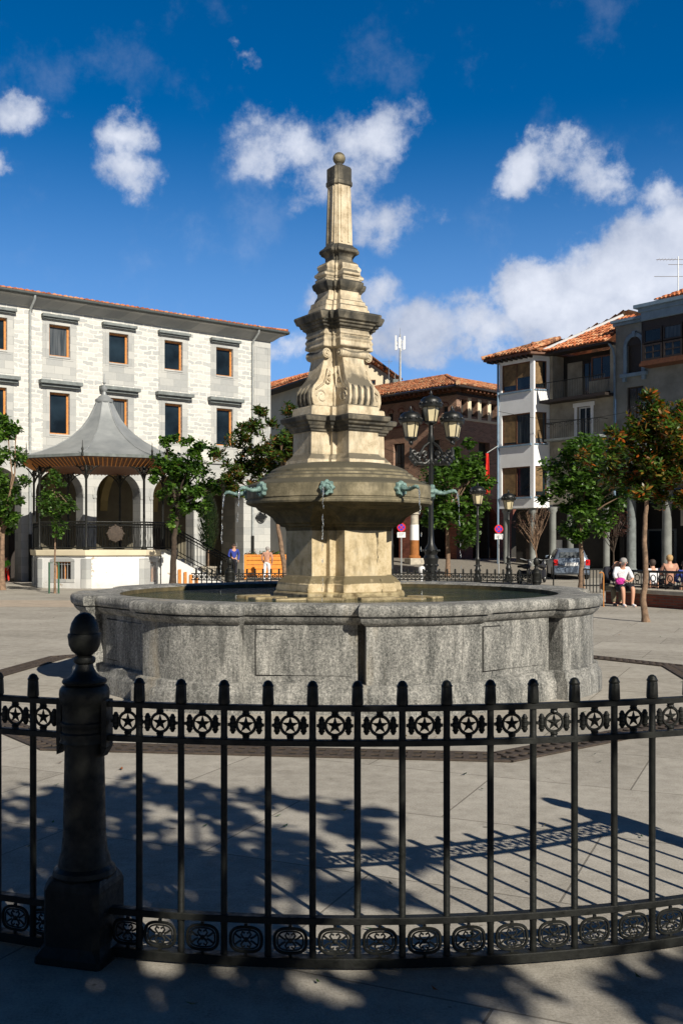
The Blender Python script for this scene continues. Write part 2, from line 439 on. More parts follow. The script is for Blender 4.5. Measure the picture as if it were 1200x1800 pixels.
# cream sandstone of the fountain column with moss and black crust on ledges
def sand(name, lo, mid_, hi, crust, amount, algae=0):
    m, t, b = newmat(name); g = G(t); v = g.coord(); vv = g.coord((1,1,.3))
    n1 = g.noise(v, 6, 8, .68); n2 = g.noise(v, 40, 5, .7); n3 = g.noise(vv, 4.5, 7, .66)
    f = g.math('ADD', g.math('MULTIPLY', n1, .7), g.math('MULTIPLY', n2, .3))
    cc = g.ramp(f, [(.35, lo), (.5, mid_), (.66, hi)])
    geo = g.n('ShaderNodeNewGeometry'); nzz = g.n('ShaderNodeSeparateXYZ', inp={0: geo.outputs['Normal']}).outputs[2]
    top = g.ramp(nzz, [(.25, gray(0)), (.8, gray(1))])
    k = g.math('ADD', g.math('MULTIPLY', top, .45), g.math('ADD', n3, amount))
    k = g.math('ADD', k, g.math('MULTIPLY', n2, .15))
    cc = g.mix(g.ramp(k, [(.60, gray(0)), (.85, gray(.92))]), cc, crust)
    if algae:
        zz = g.n('ShaderNodeSeparateXYZ', inp={0: v}).outputs[2]
        low = g.ramp(g.math('ADD', g.math('MULTIPLY', zz, 1.0), g.math('MULTIPLY', n3, .35)), [(.98+.17, gray(.95)), (1.0, gray(0))])
        cc = g.mix(g.math('MULTIPLY', low, algae), cc, (.16,.10,.02))
    t.links.new(cc, b.inputs['Base Color']); b.inputs['Roughness'].default_value = .85
    t.links.new(g.bump(g.math('ADD', n1, g.math('MULTIPLY', n2, .7)), .45, .012), b.inputs['Normal'])
    return m
M['sand'] = sand('cream sandstone', (.34,.27,.17), (.56,.47,.33), (.68,.60,.46), (.085,.075,.055), .03)
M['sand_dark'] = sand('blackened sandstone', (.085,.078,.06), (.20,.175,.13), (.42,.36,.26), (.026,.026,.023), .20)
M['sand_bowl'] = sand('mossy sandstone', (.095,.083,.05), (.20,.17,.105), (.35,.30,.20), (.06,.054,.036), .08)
M['sand_wet'] = sand('sandstone shaft', (.30,.23,.12), (.52,.42,.26), (.62,.53,.37), (.10,.08,.04), .0, 0)
M['sand_moss_shade'] = sand('sandstone with moss and painted shade', (.05,.04,.018), (.10,.078,.035), (.19,.145,.07), (.03,.026,.014), .05)  # moss brown, darkened further in colour to stand for shade under the bowl
M['algae'] = simple('algae stained stone', (.20,.13,.04), .6, var=.6, vs=9, bump=.6, c2=(.46,.38,.22))

# water
m, t, b = newmat('fountain water'); g = G(t); v = g.coord()
b.inputs['Base Color'].default_value = (.028,.040,.018,1); b.inputs['Roughness'].default_value = .04
b.inputs['Specular IOR Level'].default_value = .6
t.links.new(g.ramp(g.noise(v, 1.1, 5, .6), [(.35, (.008,.018,.012)), (.6, (.035,.045,.012)), (.75, (.10,.085,.02))]), b.inputs['Base Color'])
t.links.new(g.bump(g.math('ADD', g.noise(g.coord((1,.8,1)), 9, 4, .6), g.math('MULTIPLY', g.noise(v, 26, 3), .5)), 1.0, .10), b.inputs['Normal'])
b.inputs['Specular IOR Level'].default_value = .4
M['water'] = m
m, t, b = newmat('falling water'); b.inputs['Base Color'].default_value = (.9,.95,1,1); b.inputs['Roughness'].default_value = .05
b.inputs['Transmission Weight'].default_value = .9; b.inputs['IOR'].default_value = 1.33
M['jet'] = m

def leafmat(name, cols, gloss=.45):
    m, t, b = newmat(name); g = G(t)
    geo = g.n('ShaderNodeNewGeometry')
    n = len(cols)
    cc = g.ramp(geo.outputs['Random Per Island'], [(i/(n-1)*.98+.01, c) for i, c in enumerate(cols)])
    t.links.new(cc, b.inputs['Base Color']); b.inputs['Roughness'].default_value = gloss
    tr = g.n('ShaderNodeBsdfTranslucent'); t.links.new(g.mix(1, cc, (1.6,1.9,.6), 'MULTIPLY'), tr.inputs[0])
    ms = g.n('ShaderNodeMixShader'); ms.inputs[0].default_value = .28
    o = t.nodes['Material Output']
    t.links.new(b.outputs[0], ms.inputs[1]); t.links.new(tr.outputs[0], ms.inputs[2]); t.links.new(ms.outputs[0], o.inputs[0])
    return m
M['leaf_green'] = leafmat('green leaves', [(.012,.035,.008),(.035,.085,.012),(.07,.15,.02),(.12,.21,.03),(.04,.09,.015)], .38)
M['leaf_bright'] = leafmat('light green leaves', [(.018,.045,.008),(.045,.10,.014),(.10,.19,.022),(.03,.07,.012),(.065,.14,.018)])
M['leaf_magnolia'] = leafmat('magnolia leaves', [(.012,.035,.008),(.03,.07,.012),(.065,.12,.018),(.04,.07,.014),(.17,.06,.018),(.03,.06,.012),(.09,.14,.025)], .25)
M['leaf_redtip'] = leafmat('red tipped leaves', [(.015,.04,.008),(.04,.085,.014),(.08,.14,.02),(.03,.065,.01),(.38,.08,.015),(.09,.16,.03),(.03,.06,.01),(.16,.08,.02),(.06,.11,.02)], .25)
M['leaf_purple'] = leafmat('purple leaves', [(.03,.012,.012),(.06,.02,.018),(.09,.04,.025)])
M['leaf_dark'] = leafmat('conifer needles', [(.006,.018,.006),(.015,.035,.01),(.03,.055,.012)])

# =================================================================== THE GROUND
g_ = MB(); g_.add([(-260,-60,0),(260,-60,0),(260,420,0),(-260,420,0)], [(0,1,2,3)])
tag(g_.build('ground', M['paving']), kind='structure')
b_ = MB(); b_.add([(-40,28.6,.004),(-5.2,26.0,.004),(-5.2,29.0,.004),(-40,32.4,.004)], [(0,1,2,3)])
tag(b_.build('pavement_band', M['pinkband']), kind='structure')
b_ = MB(); b_.add([(1.5,50,.004),(60,44,.004),(60,55,.3),(1.5,61.5,.75)], [(0,1,2,3)])
b_.add([(1.5,61.5,.75),(60,55,.3),(60,110,.9),(1.5,110,.9)], [(0,1,2,3)])
tag(b_.build('street', M['road']), kind='structure')

# the drain channel round the fountain: an octagonal ring of iron gratings
FC = Vector((-.03, 12.66, 0))
t = empty('drain_channel', (-.03, 12.2, 0), label='rusty iron grating channel laid in an octagon around the fountain', cat='drain')
for k in range(8):
    a0, a1 = R(15.75 + 45*k), R(60.75 + 45*k)
    def pt(a, r): return Vector((math.sin(a)*r, -math.cos(a)*r, 0))
    p0, p1, q0, q1 = pt(a0,4.52), pt(a1,4.52), pt(a0,4.86), pt(a1,4.86)
    base = MB(); base.add([(*p0.xy,.003),(*p1.xy,.003),(*q1.xy,.003),(*q0.xy,.003)], [(0,1,2,3)])
    fl = base.build('channel', M['rubber'], t)
    gr = MB(); d = (p1-p0); ln = d.length; d.normalize(); o_ = Vector((math.sin((a0+a1)/2), -math.cos((a0+a1)/2), 0))
    def bar(u0, u1, w0, w1):
        P = [p0+d*u0+o_*w0, p0+d*u1+o_*w0, p0+d*u1+o_*w1, p0+d*u0+o_*w1]
        gr.loft([[(q.x,q.y,.004) for q in P], [(q.x,q.y,.016) for q in P]], True, True)
    ww = (q0-p0).dot(o_)
    e = .14
    bar(-.0, ln, 0, .045); bar(-.12, ln+.12, ww-.045, ww); bar(-.05, ln+.05, ww/2-.025, ww/2+.025)
    nb = int(ln/.105)
    for i in range(nb+1):
        u = i*ln/nb
        bar(u-.022, u+.022, .045, ww/2-.025); bar(u-.022, u+.022, ww/2+.025, ww-.045)
    gr.build('grating', M['grate'], t)

# =================================================================== THE IRON FENCE ROUND THE FOUNTAIN
ARC_R = 4.1
SP = .1742
def rib_star():
    s = MB(); z = 0
    s.torus((0,0,0), .037, .0062, 28, 6, 'y')
    pts = []
    for i in range(10):
        a = PI/2 + i*PI/5; r = .036 if i % 2 == 0 else .0135
        pts.append((r*math.cos(a), r*math.sin(a)))
    vs = [(x,0,zz) for x, zz in pts] + [(0,-.011,0),(0,.011,0)]
    fs = []
    for i in range(10):
        j = (i+1) % 10
        fs += [(i, j, 10), (j, i, 11)]
    s.add(vs, fs)
    s.lathe([(0,-.008),(.010,-.008),(.016,0),(.013,.006),(.015,.012),(.010,.019)], 10, (0,0,.043))
    s.lathe([(.010,-.019),(.015,-.012),(.013,-.006),(.016,0),(.010,.008),(0,.008)], 10, (0,0,-.043))
    for sg in (-1, 1):
        s.lathe([(0,-.037),(.006,-.035),(.011,-.024),(.012,0),(.011,.024),(.006,.035),(0,.037)], 10, (sg*.052,0,0))
        for q in range(4): s.torus((sg*.052,0,-.022+q*.0145), .0115, .0024, 12, 5, 'z')
        s.box(min(sg*.060,sg*.072), max(sg*.060,sg*.072), -.004, .004, -.006, .006)
    return s
def oval_orn():
    s = MB()
    def ring(a, b, r, zc=0):
        pth = []
        for i in range(33):
            t_ = 2*PI*i/32; c, q = math.cos(t_), math.sin(t_)
            pth.append((a*abs(c)**.7*(1 if c > 0 else -1), 0, zc + b*abs(q)**.7*(1 if q > 0 else -1)))
        s.tube(pth, r, 6, False)
    ring(.062,.048,.0065); ring(.050,.037,.0035)
    for sx in (-1,1):
        for sz in (-1,1):
            s.tube([(0,0,0),(sx*.012,0,sz*.008),(sx*.020,0,sz*.020),(sx*.014,0,sz*.030),(sx*.004,0,sz*.024)], .0042, 6)
            s.tube([(sx*.045,0,sz*.022),(sx*.030,0,sz*.010),(sx*.018,0,sz*.004)], .0042, 6)
    s.ball((0,0,0), .010, 10, 6)
    s.box(-.0015*4,.006,-.005,.005,.047,.062); s.box(-.006,.006,-.005,.005,-.062,-.047)
    return s
def bar_mb():
    s = MB()
    s.lathe([(.0135,.012),(.0145,.02),(.0145,.055),(.0135,.07),(.0135,.16),(.0150,.165),(.0150,.2),(.0135,.205),(.0135,.86),(.0150,.865),(.0150,.895),(.0135,.9),(.0135,1.022),(.019,1.027)], 12)
    # fluted cap
    rings = []
    for z, r, fl in [(1.026,.0215,.0),(1.030,.0235,.002),(1.085,.0215,.002),(1.092,.0200,.001),(1.094,.0220,0),(1.100,.0225,0),(1.104,.0195,0),(1.114,.0150,0),(1.120,.006,0)]:
        rings.append([((r - (fl if j % 2 else 0))*math.cos(2*PI*j/20), (r - (fl if j % 2 else 0))*math.sin(2*PI*j/20), z) for j in range(20)])
    s.loft(rings)
    return s
_shared = {}
def shared_mesh(key, fn, mat, smooth=40):
    if key not in _shared:
        o = fn().build(key, mat, None, smooth); _shared[key] = o.data
        bpy.data.objects.remove(o)
    return _shared[key]
def inst(name, me, parent, loc, rz=0, rx=0, scale=None):
    o = bpy.data.objects.new(name, me); col.objects.link(o); o.parent = parent
    o.location = loc; o.rotation_euler = (rx, 0, rz)
    if scale: o.scale = scale
    return o
bar_me = shared_mesh('bar', bar_mb, M['iron'])
star_me = shared_mesh('star_ornament', rib_star, M['iron'], 30)
oval_me = shared_mesh('oval_ornament', oval_orn, M['iron'])

def fence_panel(center, R_, a0, a1, nb, label, group, face=1, extra=0):
    """arc of a circle about `center`; angle 0 points to -Y; bars at equal steps."""
    root = empty('iron_fence', (center[0], center[1], 0), label=label, cat='fence', group=group)
    ext = .050/R_
    def P(a, z, r=0): return (math.sin(a)*(R_+r), -math.cos(a)*(R_+r), z)
    def rail(name, z, h, d_):
        s = MB(); K = 48; rings = []
        for i in range(K+1):
            a = (a0-ext) + (a1-a0+2*ext)*i/K
            rings.append([P(a,z-h/2,-d_/2), P(a,z-h/2,d_/2), P(a,z+h/2-.003,d_/2), P(a,z+h/2,d_/2-.003), P(a,z+h/2,-d_/2+.003), P(a,z+h/2-.003,-d_/2)])
        s.loft(rings).build(name, M['iron'], root)
    rail('top_rail', 1.013, .022, .036)
    rail('middle_rail', .878, .024, .032)
    rail('lower_rail', .190, .026, .040)
    rail('bottom_rail', .030, .036, .055)
    st = (a1-a0)/nb
    for i in range(nb):
        a = a0 + st*(i+.5)
        inst('bar', bar_me, root, P(a, 0), a)
    for i in range(nb+1):
        a = a0 + st*i
        if i == 0: a += st*.22
        if i == nb: a -= st*.22
        inst('star_ornament', star_me, root, P(a, .945), a)
        inst('oval_ornament', oval_me, root, P(a, .106), a)
    return root
def fence_post(x, y, label, group, rz=0):
    root = empty('fence_post', (x, y, 0), rz, label, 'post', group)
    s = MB()
    k = .00223
    prof = [(44,1312),(42,1306),(43,1300),(43,1296),(40,1293),(40,1285),(42,1282),(42,1277),(39,1274),(40,1246),(42,1243),(44,1236),(45,1226),(44,1218),(40,1212),(34,1210),(38,1208),(40,1204),(38,1200),(30,1197),(22,1190),(17,1181),(15,1173),(19,1170),(20,1165),(19,1161),(13,1158)]
    prof = [(r*k, CAM_Z-(y_-957)*k) for r, y_ in prof]
    bprof = [(52*k, CAM_Z-(1555-957)*k),(56*k, CAM_Z-(1548-957)*k),(54*k,CAM_Z-(1540-957)*k),(47*k,CAM_Z-(1534-957)*k),(45*k,CAM_Z-(1522-957)*k),(41*k,CAM_Z-(1510-957)*k),(38*k,CAM_Z-(1480-957)*k),(35*k,CAM_Z-(1322-957)*k),(37*k,CAM_Z-(1313-957)*k)]
    s.lathe(bprof, 32).build('shaft', M['iron'], root, 35)
    s = MB(); s.lathe(prof, 32).build('collar', M['iron'], root, 35)
    s = MB()
    a = [(8,1159),(14,1157),(23,1149),(28,1138),(29,1128),(30,1123),(29,1118),(26,1117),(26,1110),(23,1098),(17,1088),(10,1082),(3,1080)]
    s.lathe([(r*k, CAM_Z-(y_-957)*k) for r, y_ in a], 32).build('acorn_finial', M['iron'], root, 35)
    s = MB()
    def oct_(h, z, c=.25):
        e = h*(1-c)
        return [(h,-e,z),(h,e,z),(e,h,z),(-e,h,z),(-h,e,z),(-h,-e,z),(-e,-h,z),(e,-h,z)]
    s.loft([oct_(.146,0,.08),oct_(.144,.03,.08),oct_(.130,.055,.12),oct_(.121,.07,.15),oct_(.121,.285,.15),oct_(.118,.305,.2),oct_(.112,.325,.3)])
    s.build('base', M['iron'], root, bevel=.004)
    for sg in (-1, 1):
        s = MB(); x0, x1 = (sg*.088, sg*.112)
        s.box(min(x0,x1), max(x0,x1), -.03, .03, .84, 1.03)
        s.add([(min(x0,x1),-.028,.80),(max(x0,x1),-.028,.84),(max(x0,x1),.028,.84),(min(x0,x1),.028,.80),(min(x0,x1),-.028,.84),(min(x0,x1),.028,.84)],
              [(0,1,2,3),(0,4,1),(3,2,5),(1,4,5,2),(0,3,5,4)])
        s.build('bracket', M['iron'], root, bevel=.003)
    return root
FCX, FCY = .05, 3.87 + ARC_R
st_ = SP / ARC_R
ap = math.asin((-1.035 - FCX) / ARC_R)            # post seen at the left
fp = lambda a: (FCX + math.sin(a)*ARC_R, FCY - math.cos(a)*ARC_R)
fence_post(*fp(ap), 'thick iron fence post with acorn top standing close to the camera', 'fence posts', ap)
a_s = ap + .152/ARC_R
fence_panel((FCX,FCY), ARC_R, a_s, a_s + 19*st_, 19, 'black iron railing with star band in front of the whole fountain', 'iron railings round the fountain')
ap2 = a_s + 19*st_ + .152/ARC_R
fence_post(*fp(ap2), 'iron fence post at the right end of the near railing', 'fence posts', ap2)
fence_panel((FCX,FCY), ARC_R, ap - .152/ARC_R - 8*st_, ap - .152/ARC_R, 8, 'short run of black iron railing left of the thick near post', 'iron railings round the fountain')
# the far side of the ring, seen behind the basin
RB = 9.5
for (x0, x1, lab) in ((-2.32, .82, 'far iron railing behind the basin, in front of the orange planter'), (1.02, 4.02, 'far iron railing behind the basin, below the street lamps')):
    aa = math.asin(x0/RB); bb = math.asin(x1/RB)
    cy = 22 - RB
    root = fence_panel((0, cy), RB, PI - bb, PI - aa, 18, lab, 'iron railings round the fountain')
fence_post(-2.43, 21.7, 'far iron post with acorn top left of the orange planter', 'fence posts')
fence_post(4.12, 21.1, 'far iron post with acorn top left of the parked car', 'fence posts')
fence_post(.92, 22.0, 'far iron post hidden behind the fountain shaft', 'fence posts')
fence_panel((-5.2,18.2), 4.1, PI-.68, PI-.50, 5, 'short far iron railing below the bandstand stairs', 'iron railings round the fountain')

# =================================================================== THE FOUNTAIN
RP = 3.13; DEL = .13
def plan(off, z, cy=0):
    """16 bays: flat recessed panels and bulging curved piers with narrow slots between, turned -6.75 degrees."""
    pts = []
    for k in range(16):
        a0, a1 = R(-18.0 + 22.5*k), R(4.5 + 22.5*k)
        e = max(off, 0)*.55 / RP
        g_ = max(.002, .050 - max(off, 0)*1.4) / RP
        dp = max(.0, .09 - max(off, 0)*3) if off > -.1 else 0
        rs = RP - DEL + off - dp
        if k % 2 == 0:   # flat, slot at its right end only
            b0, b1 = a0 + e, a1 - e - g_
            r = RP - DEL + off
            for i in range(5):
                tt = i/4
                x = (1-tt)*math.sin(b0) + tt*math.sin(b1); y = (1-tt)*math.cos(b0) + tt*math.cos(b1)
                pts.append((x*r, -y*r, z))
            pts.append((math.sin(b1)*rs, -math.cos(b1)*rs, z))
        else:
            b0, b1 = a0 - e + g_*.4, a1 + e
            pts.append((math.sin(b0)*rs, -math.cos(b0)*rs, z))
            for i in range(9):
                tt = i/8; a = b0+(b1-b0)*tt; r = RP + off + .055*math.sin(PI*tt)
                pts.append((math.sin(a)*r, -math.cos(a)*r, z))
    return pts
F = empty('fountain', tuple(FC), label='tall stone fountain with round grey basin, bowl with spouts and obelisk', cat='fountain')
s = MB(); s.loft([plan(.095,0), plan(.092,.17), plan(.085,.20), plan(.06,.225), plan(.055,.235), plan(.05,.285), plan(.03,.30)], True, True)
s.build('plinth', M['basin'], F, 35)
s = MB(); s.loft([plan(0,.27), plan(0,.89)], True, True)
s.build('basin_wall', M['basin'], F, 35, bevel=.004)
RIM_TOP = 1.07
# rim: outer moulded outline, inner octagon-like round edge
inner_r = 2.72
def inner(z, r=inner_r):
    p = plan(0, z); return [(x*r/math.hypot(x,y), y*r/math.hypot(x,y), z) for x, y, _ in p]
s = MB()
s.loft([inner(.60), plan(-.15,.60), plan(-.02,.86), plan(.02,.875), plan(.04,.89), plan(.062,.915), plan(.074,.942), plan(.048,.949), plan(.048,.955), plan(.094,.961), plan(.104,.975), plan(.110,1.01), plan(.108,1.045), plan(.095,1.064), plan(.07,RIM_TOP+.004), inner(RIM_TOP, inner_r+.05), inner(RIM_TOP-.02)], False, False)
s.build('basin_rim', M['basin'], F, 38)
s = MB(); s.loft([inner(RIM_TOP-.018, inner_r+.002), inner(.60, inner_r)], False, False); s.build('basin_lining', M['sand_moss_shade'], F, 38)
# thin raised slabs on the flat faces
for k in range(0, 16, 2):
    am = R(-6.75 + 22.5*k); ha = R(11.25)
    ap_ = (RP-DEL)*math.cos(ha); hw = (RP-DEL)*math.sin(ha)
    root = MB(); n = Vector((math.sin(am), -math.cos(am), 0)); tt = Vector((math.cos(am), math.sin(am), 0))
    root.M = Matrix(((tt.x, -n.x, 0, n.x*ap_), (tt.y, -n.y, 0, n.y*ap_), (0,0,1,0), (0,0,0,1)))
    root.box(-hw+.12, hw-.12, -.016, .03, .37, .81)
    root.build('panel', M['basin'], F, bevel=.003)
    jt = MB(); jt.M = root.M
    for q_ in ((-hw+.108,-hw+.120,.358,.822),(hw-.120,hw-.108,.358,.822),(-hw+.120,hw-.120,.358,.370),(-hw+.120,hw-.120,.81,.822)): jt.box(q_[0],q_[1],-.003,.01,q_[2],q_[3])
    jt.build('panel_groove_shade', M['rubber'], F)  # dark strips drawn in for the shade of an incised groove round each panel
s = MB(); s.lathe([(2.9,.55),(2.9,.60)], 48); s.build('basin_floor', M['algae'], F, 35)
# coins of stone round the foot in the water
for i, (x, y, a) in enumerate([(-.55,-.95,.3),(-.15,-1.05,-.1),(.45,-1.0,.2),(.8,-.85,-.3),(-.85,-.75,.6),(-1.05,-.5,.9),(1.05,-.45,-.8)]):
    s = MB(); s.M = Matrix.Translation((x,y,.965)) @ Matrix.Rotation(a,4,'Z')
    s.box(-.22,.22,-.10,.10,-.05,.055+.008*(i%3)); s.build('stone_slab', M['algae'], F, bevel=.015)

AX = R(33.5)
def cross(Lh, rb, ra, z):
    b, a = Lh*rb, Lh*max(ra, rb+.03)
    q = [(Lh,-b),(Lh,b),(a,b),(a,a),(b,a)]
    pts = []
    for k in range(4):
        c, s_ = math.cos(k*PI/2), math.sin(k*PI/2)
        for x, y in q: pts.append((x*c-y*s_, x*s_+y*c))
    c, s_ = math.cos(AX-PI/2), math.sin(AX-PI/2)
    return [(x*c-y*s_, x*s_+y*c, z) for x, y in pts]
K = .00723
def rows(lst):
    out_ = []
    for y, S, rb, ra in lst:
        Lh = S*K/.70/(1+rb)
        out_.append(cross(Lh, rb, ra, hz(y, FC.y)))
    return out_
def col_part(name, lst, mat, bev=.006):
    s = MB(); s.loft(rows(lst)); return s.build(name, M[mat], F, 30, bevel=bev)
col_part('foot_slab', [(1064,112,.60,.72),(1041,112,.60,.72),(1037,108,.58,.70)], 'algae', .02)
col_part('pedestal_foot', [(1038,106,.56,.68),(1032,106,.56,.68),(1027,104,.56,.68),(1023,104,.56,.68),(1020,100,.55,.68),(1016,97,.55,.67),(1013,92,.53,.66),(1010,89,.52,.66)], 'sand_wet', .012)
col_part('pedestal_shaft', [(1011,88,.52,.66),(933,88,.52,.66)], 'sand_wet', .006)
col_part('bowl_underside', [(934,88,.52,.66),(927,90,.53,.67),(926,98,.56,.70),(922,101,.58,.72),(921,106,.60,.74),(914,112,.64,.77),(911,114,.66,.78),(909,118,.7,.8),(903,128,.76,.86),(897,143,.84,.92),(890,150,.9,.96)], 'sand_moss_shade', .006)
s = MB()
bp = [(162,888),(163.5,885),(163.5,882),(161,881),(160.5,879.5),(162,878),(162,857),(160,854.5),(150,851),(142,848),(139.5,847),(139,843),(136,841.5),(131,840.5),(130,837),(127,835),(122,834.5),(121.5,831),(118,828),(111,824.5),(103,821.5),(96,819.5),(88,818.3),(60,818)]
s.lathe([(r*K*.995, hz(y, FC.y)) for r, y in bp], 96, flat=.05)
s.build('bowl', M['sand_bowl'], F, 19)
s = MB(); s.lathe([(r*K*.995, hz(y, FC.y)) for r, y in [(120,898),(141,894),(143,892.5),(154,891),(161.5,888.2)]], 96, flat=.05); s.build('bowl_soffit', M['sand_moss_shade'], F, 19)  # underside of the lip: its shade is put into the dark stone colour
col_part('die_block', [(820,87,.42,.52),(813,86,.42,.52),(811,83,.42,.52),(806,78,.41,.51),(803,75,.40,.50),(764,74,.40,.50)], 'sand')
col_part('die_cornice', [(765,78,.42,.54),(761,79,.42,.54),(760,82,.43,.55),(756,83,.44,.56),(754,88,.44,.56),(750,90,.45,.57),(748,95,.46,.58),(741,97,.46,.58),(739,95,.46,.58),(737,78,.45,.56)], 'sand_dark')
col_part('step_block', [(738.5,77,.42,.52),(722,75,.42,.52),(720,72,.42,.52)], 'sand')
col_part('console_body', [(721,64,.38,.44),(716,67,.37,.43),(706,69,.36,.42),(694,68,.36,.42),(686,65,.36,.42),(680,60,.38,.44),(672,55,.41,.48),(664,52,.43,.50),(652,49,.45,.54),(640,47,.48,.58),(630,47,.50,.60),(619,48,.5,.62)], 'sand')
# rolled capitals on the four arms, fluted feet, scroll reliefs on the flanks
for k in range(4):
    a = AX + k*PI/2; n = Vector((math.sin(a), -math.cos(a), 0)); tt = Vector((math.cos(a), math.sin(a), 0))
    Mx = Matrix(((tt.x, n.x, 0, 0), (tt.y, n.y, 0, 0), (0,0,1,0), (0,0,0,1)))
    z = hz(629, FC.y)
    s = MB(); s.M = Mx
    Lc = 47*K/.7/1.5; bc = Lc*.5 + .02
    s.tube([(-bc-.02,Lc-.01,z),(-bc+.01,Lc-.01,z),(-bc*.3,Lc-.012,z-.008),(bc*.3,Lc-.012,z-.008),(bc-.01,Lc-.01,z),(bc+.02,Lc-.01,z)], [.060,.058,.046,.046,.058,.060], 14)
    for sg in (-1,1):
        s.torus((sg*(bc+.021), Lc-.01, z), .040, .010, 16, 6, 'x'); s.ball((sg*(bc+.021), Lc-.01, z), .018, 8, 6)
    s.build('capital_scroll', M['sand'], F, 40)
    s = MB(); s.M = Mx
    Lf = 68.5*K/.7/1.36; bf = Lf*.36
    for q in range(4):
        x = -bf*.72 + q*bf*.48
        s.tube([(x,Lf-.012,hz(719,FC.y)),(x,Lf+.004,hz(712,FC.y)),(x,Lf+.004,hz(694,FC.y)),(x,Lf-.03,hz(687,FC.y))], [.016,.022,.022,.014], 8)
    s.build('fluting', M['sand_dark'], F, 40)
    for sg in (-1,1):
        s = MB(); s.M = Mx; pth = []
        for i in range(26):
            th = i/25*2*PI*1.25; r_ = .085 - .055*i/25
            pth.append((sg*(bf+.002), Lf-.14 + r_*math.cos(th)*.9, hz(704,FC.y) + r_*math.sin(th)))
        s.tube(pth, .0105, 6)
        s.tube([(sg*(bf+.004),Lf-.13+.075,hz(693,FC.y)),(sg*(bf+.006),Lf-.17,hz(681,FC.y)),(sg*(bf+.008),Lf-.21,hz(668,FC.y)),(sg*(bf+.01),Lf-.235,hz(652,FC.y))], .010, 6)
        for zz, yy, rr in ((676, Lf-.235, .030), (662, Lf-.25, .022)):
            s.torus((sg*(bf+.006), yy, hz(zz,FC.y)), rr, .009, 14, 6, 'x')
        s.build('scroll_relief', M['sand'], F, 40)
col_part('entablature', [(620,51,.58,.68),(618,57,.6,.7),(616,58,.6,.7),(609,56,.6,.7),(607,57,.6,.7),(605,58,.6,.7),(598,54,.6,.7),(597,56,.6,.7),(595,57,.6,.7),(587,54,.62,.72)], 'sand')
col_part('great_cornice', [(588,56,.62,.72),(585,58,.62,.72),(584,62,.64,.74),(580,63,.64,.74),(579,67,.65,.75),(575,68,.66,.76),(574,73,.67,.77),(570,75,.68,.78),(564,78,.68,.78),(561,77,.68,.78),(557,62,.66,.76)], 'sand_dark')
col_part('stepped_base', [(558,55,.62,.74),(546,51,.6,.72),(545,49,.6,.72),(537,48,.6,.72),(536,43,.58,.7),(531,41,.58,.7),(524,37,.58,.72),(517,37,.58,.72)], 'sand')
col_part('neck', [(519,37,.56,.70),(515,40,.58,.7),(512,44,.6,.72),(506,46,.6,.72),(503,46,.6,.72),(500,39,.46,.58)], 'sand_dark')
col_part('scroll_block', [(501,39,.44,.56),(497,40,.44,.56),(495,37,.44,.56),(493,37,.44,.56),(491,41,.44,.54),(487,41,.44,.54),(484,37,.44,.56),(480,34,.44,.58),(477,36,.46,.58),(474,37,.46,.58),(471,36,.46,.58),(468,33,.5,.62),(463,25,.6,.74)], 'sand')
col_part('shaft_moulding', [(464,24,.66,.8),(456,24,.66,.8),(451,28,.68,.8),(448,34,.7,.8),(444,35,.7,.8),(441,33,.7,.8),(437,27,.72,.82),(434,25,.72,.84)], 'sand_dark')
col_part('obelisk', [(435,23.5,.74,.86),(326,20,.74,.86),(325,21,.74,.86)], 'sand', .004)
# fillets down the faces of the obelisk
for k in range(4):
    a = AX + k*PI/2; n = Vector((math.sin(a), -math.cos(a), 0)); tt = Vector((math.cos(a), math.sin(a), 0))
    s = MB(); s.M = Matrix(((tt.x, n.x, 0, 0), (tt.y, n.y, 0, 0), (0,0,1,0), (0,0,0,1)))
    z0, z1 = hz(430,FC.y), hz(332,FC.y)
    l0, l1 = 23.5*K/.7/1.74, 20*K/.7/1.74
    for x in (-.05, .05):
        s.loft([[(x-.01,l0-.01,z0),(x+.01,l0-.01,z0),(x+.01,l0+.010,z0),(x-.01,l0+.010,z0)],[(x-.01,l1-.01,z1),(x+.01,l1-.01,z1),(x+.01,l1+.012,z1),(x-.01,l1+.012,z1)]])
    s.build('fillet', M['sand'], F)
col_part('obelisk_cap', [(330,20.5,.74,.86),(328,23,.76,.86),(322,23,.76,.86),(320,21.5,.78,.88),(298,21.5,.78,.88),(296,19,.78,.88),(291,9,.8,.9)], 'sand_dark', .004)
s = MB(); s.lathe([(10*K,hz(293,FC.y)),(7*K,hz(290,FC.y)),(6*K,hz(287,FC.y)),(8*K,hz(285,FC.y))], 20); 
s.build('ball_neck', M['sand_dark'], F, 40)
s = MB(); s.ball((0,0,hz(279,FC.y)), 11*K, 24, 14, 1); s.build('ball_finial', M['sand_bowl'], F, 60)

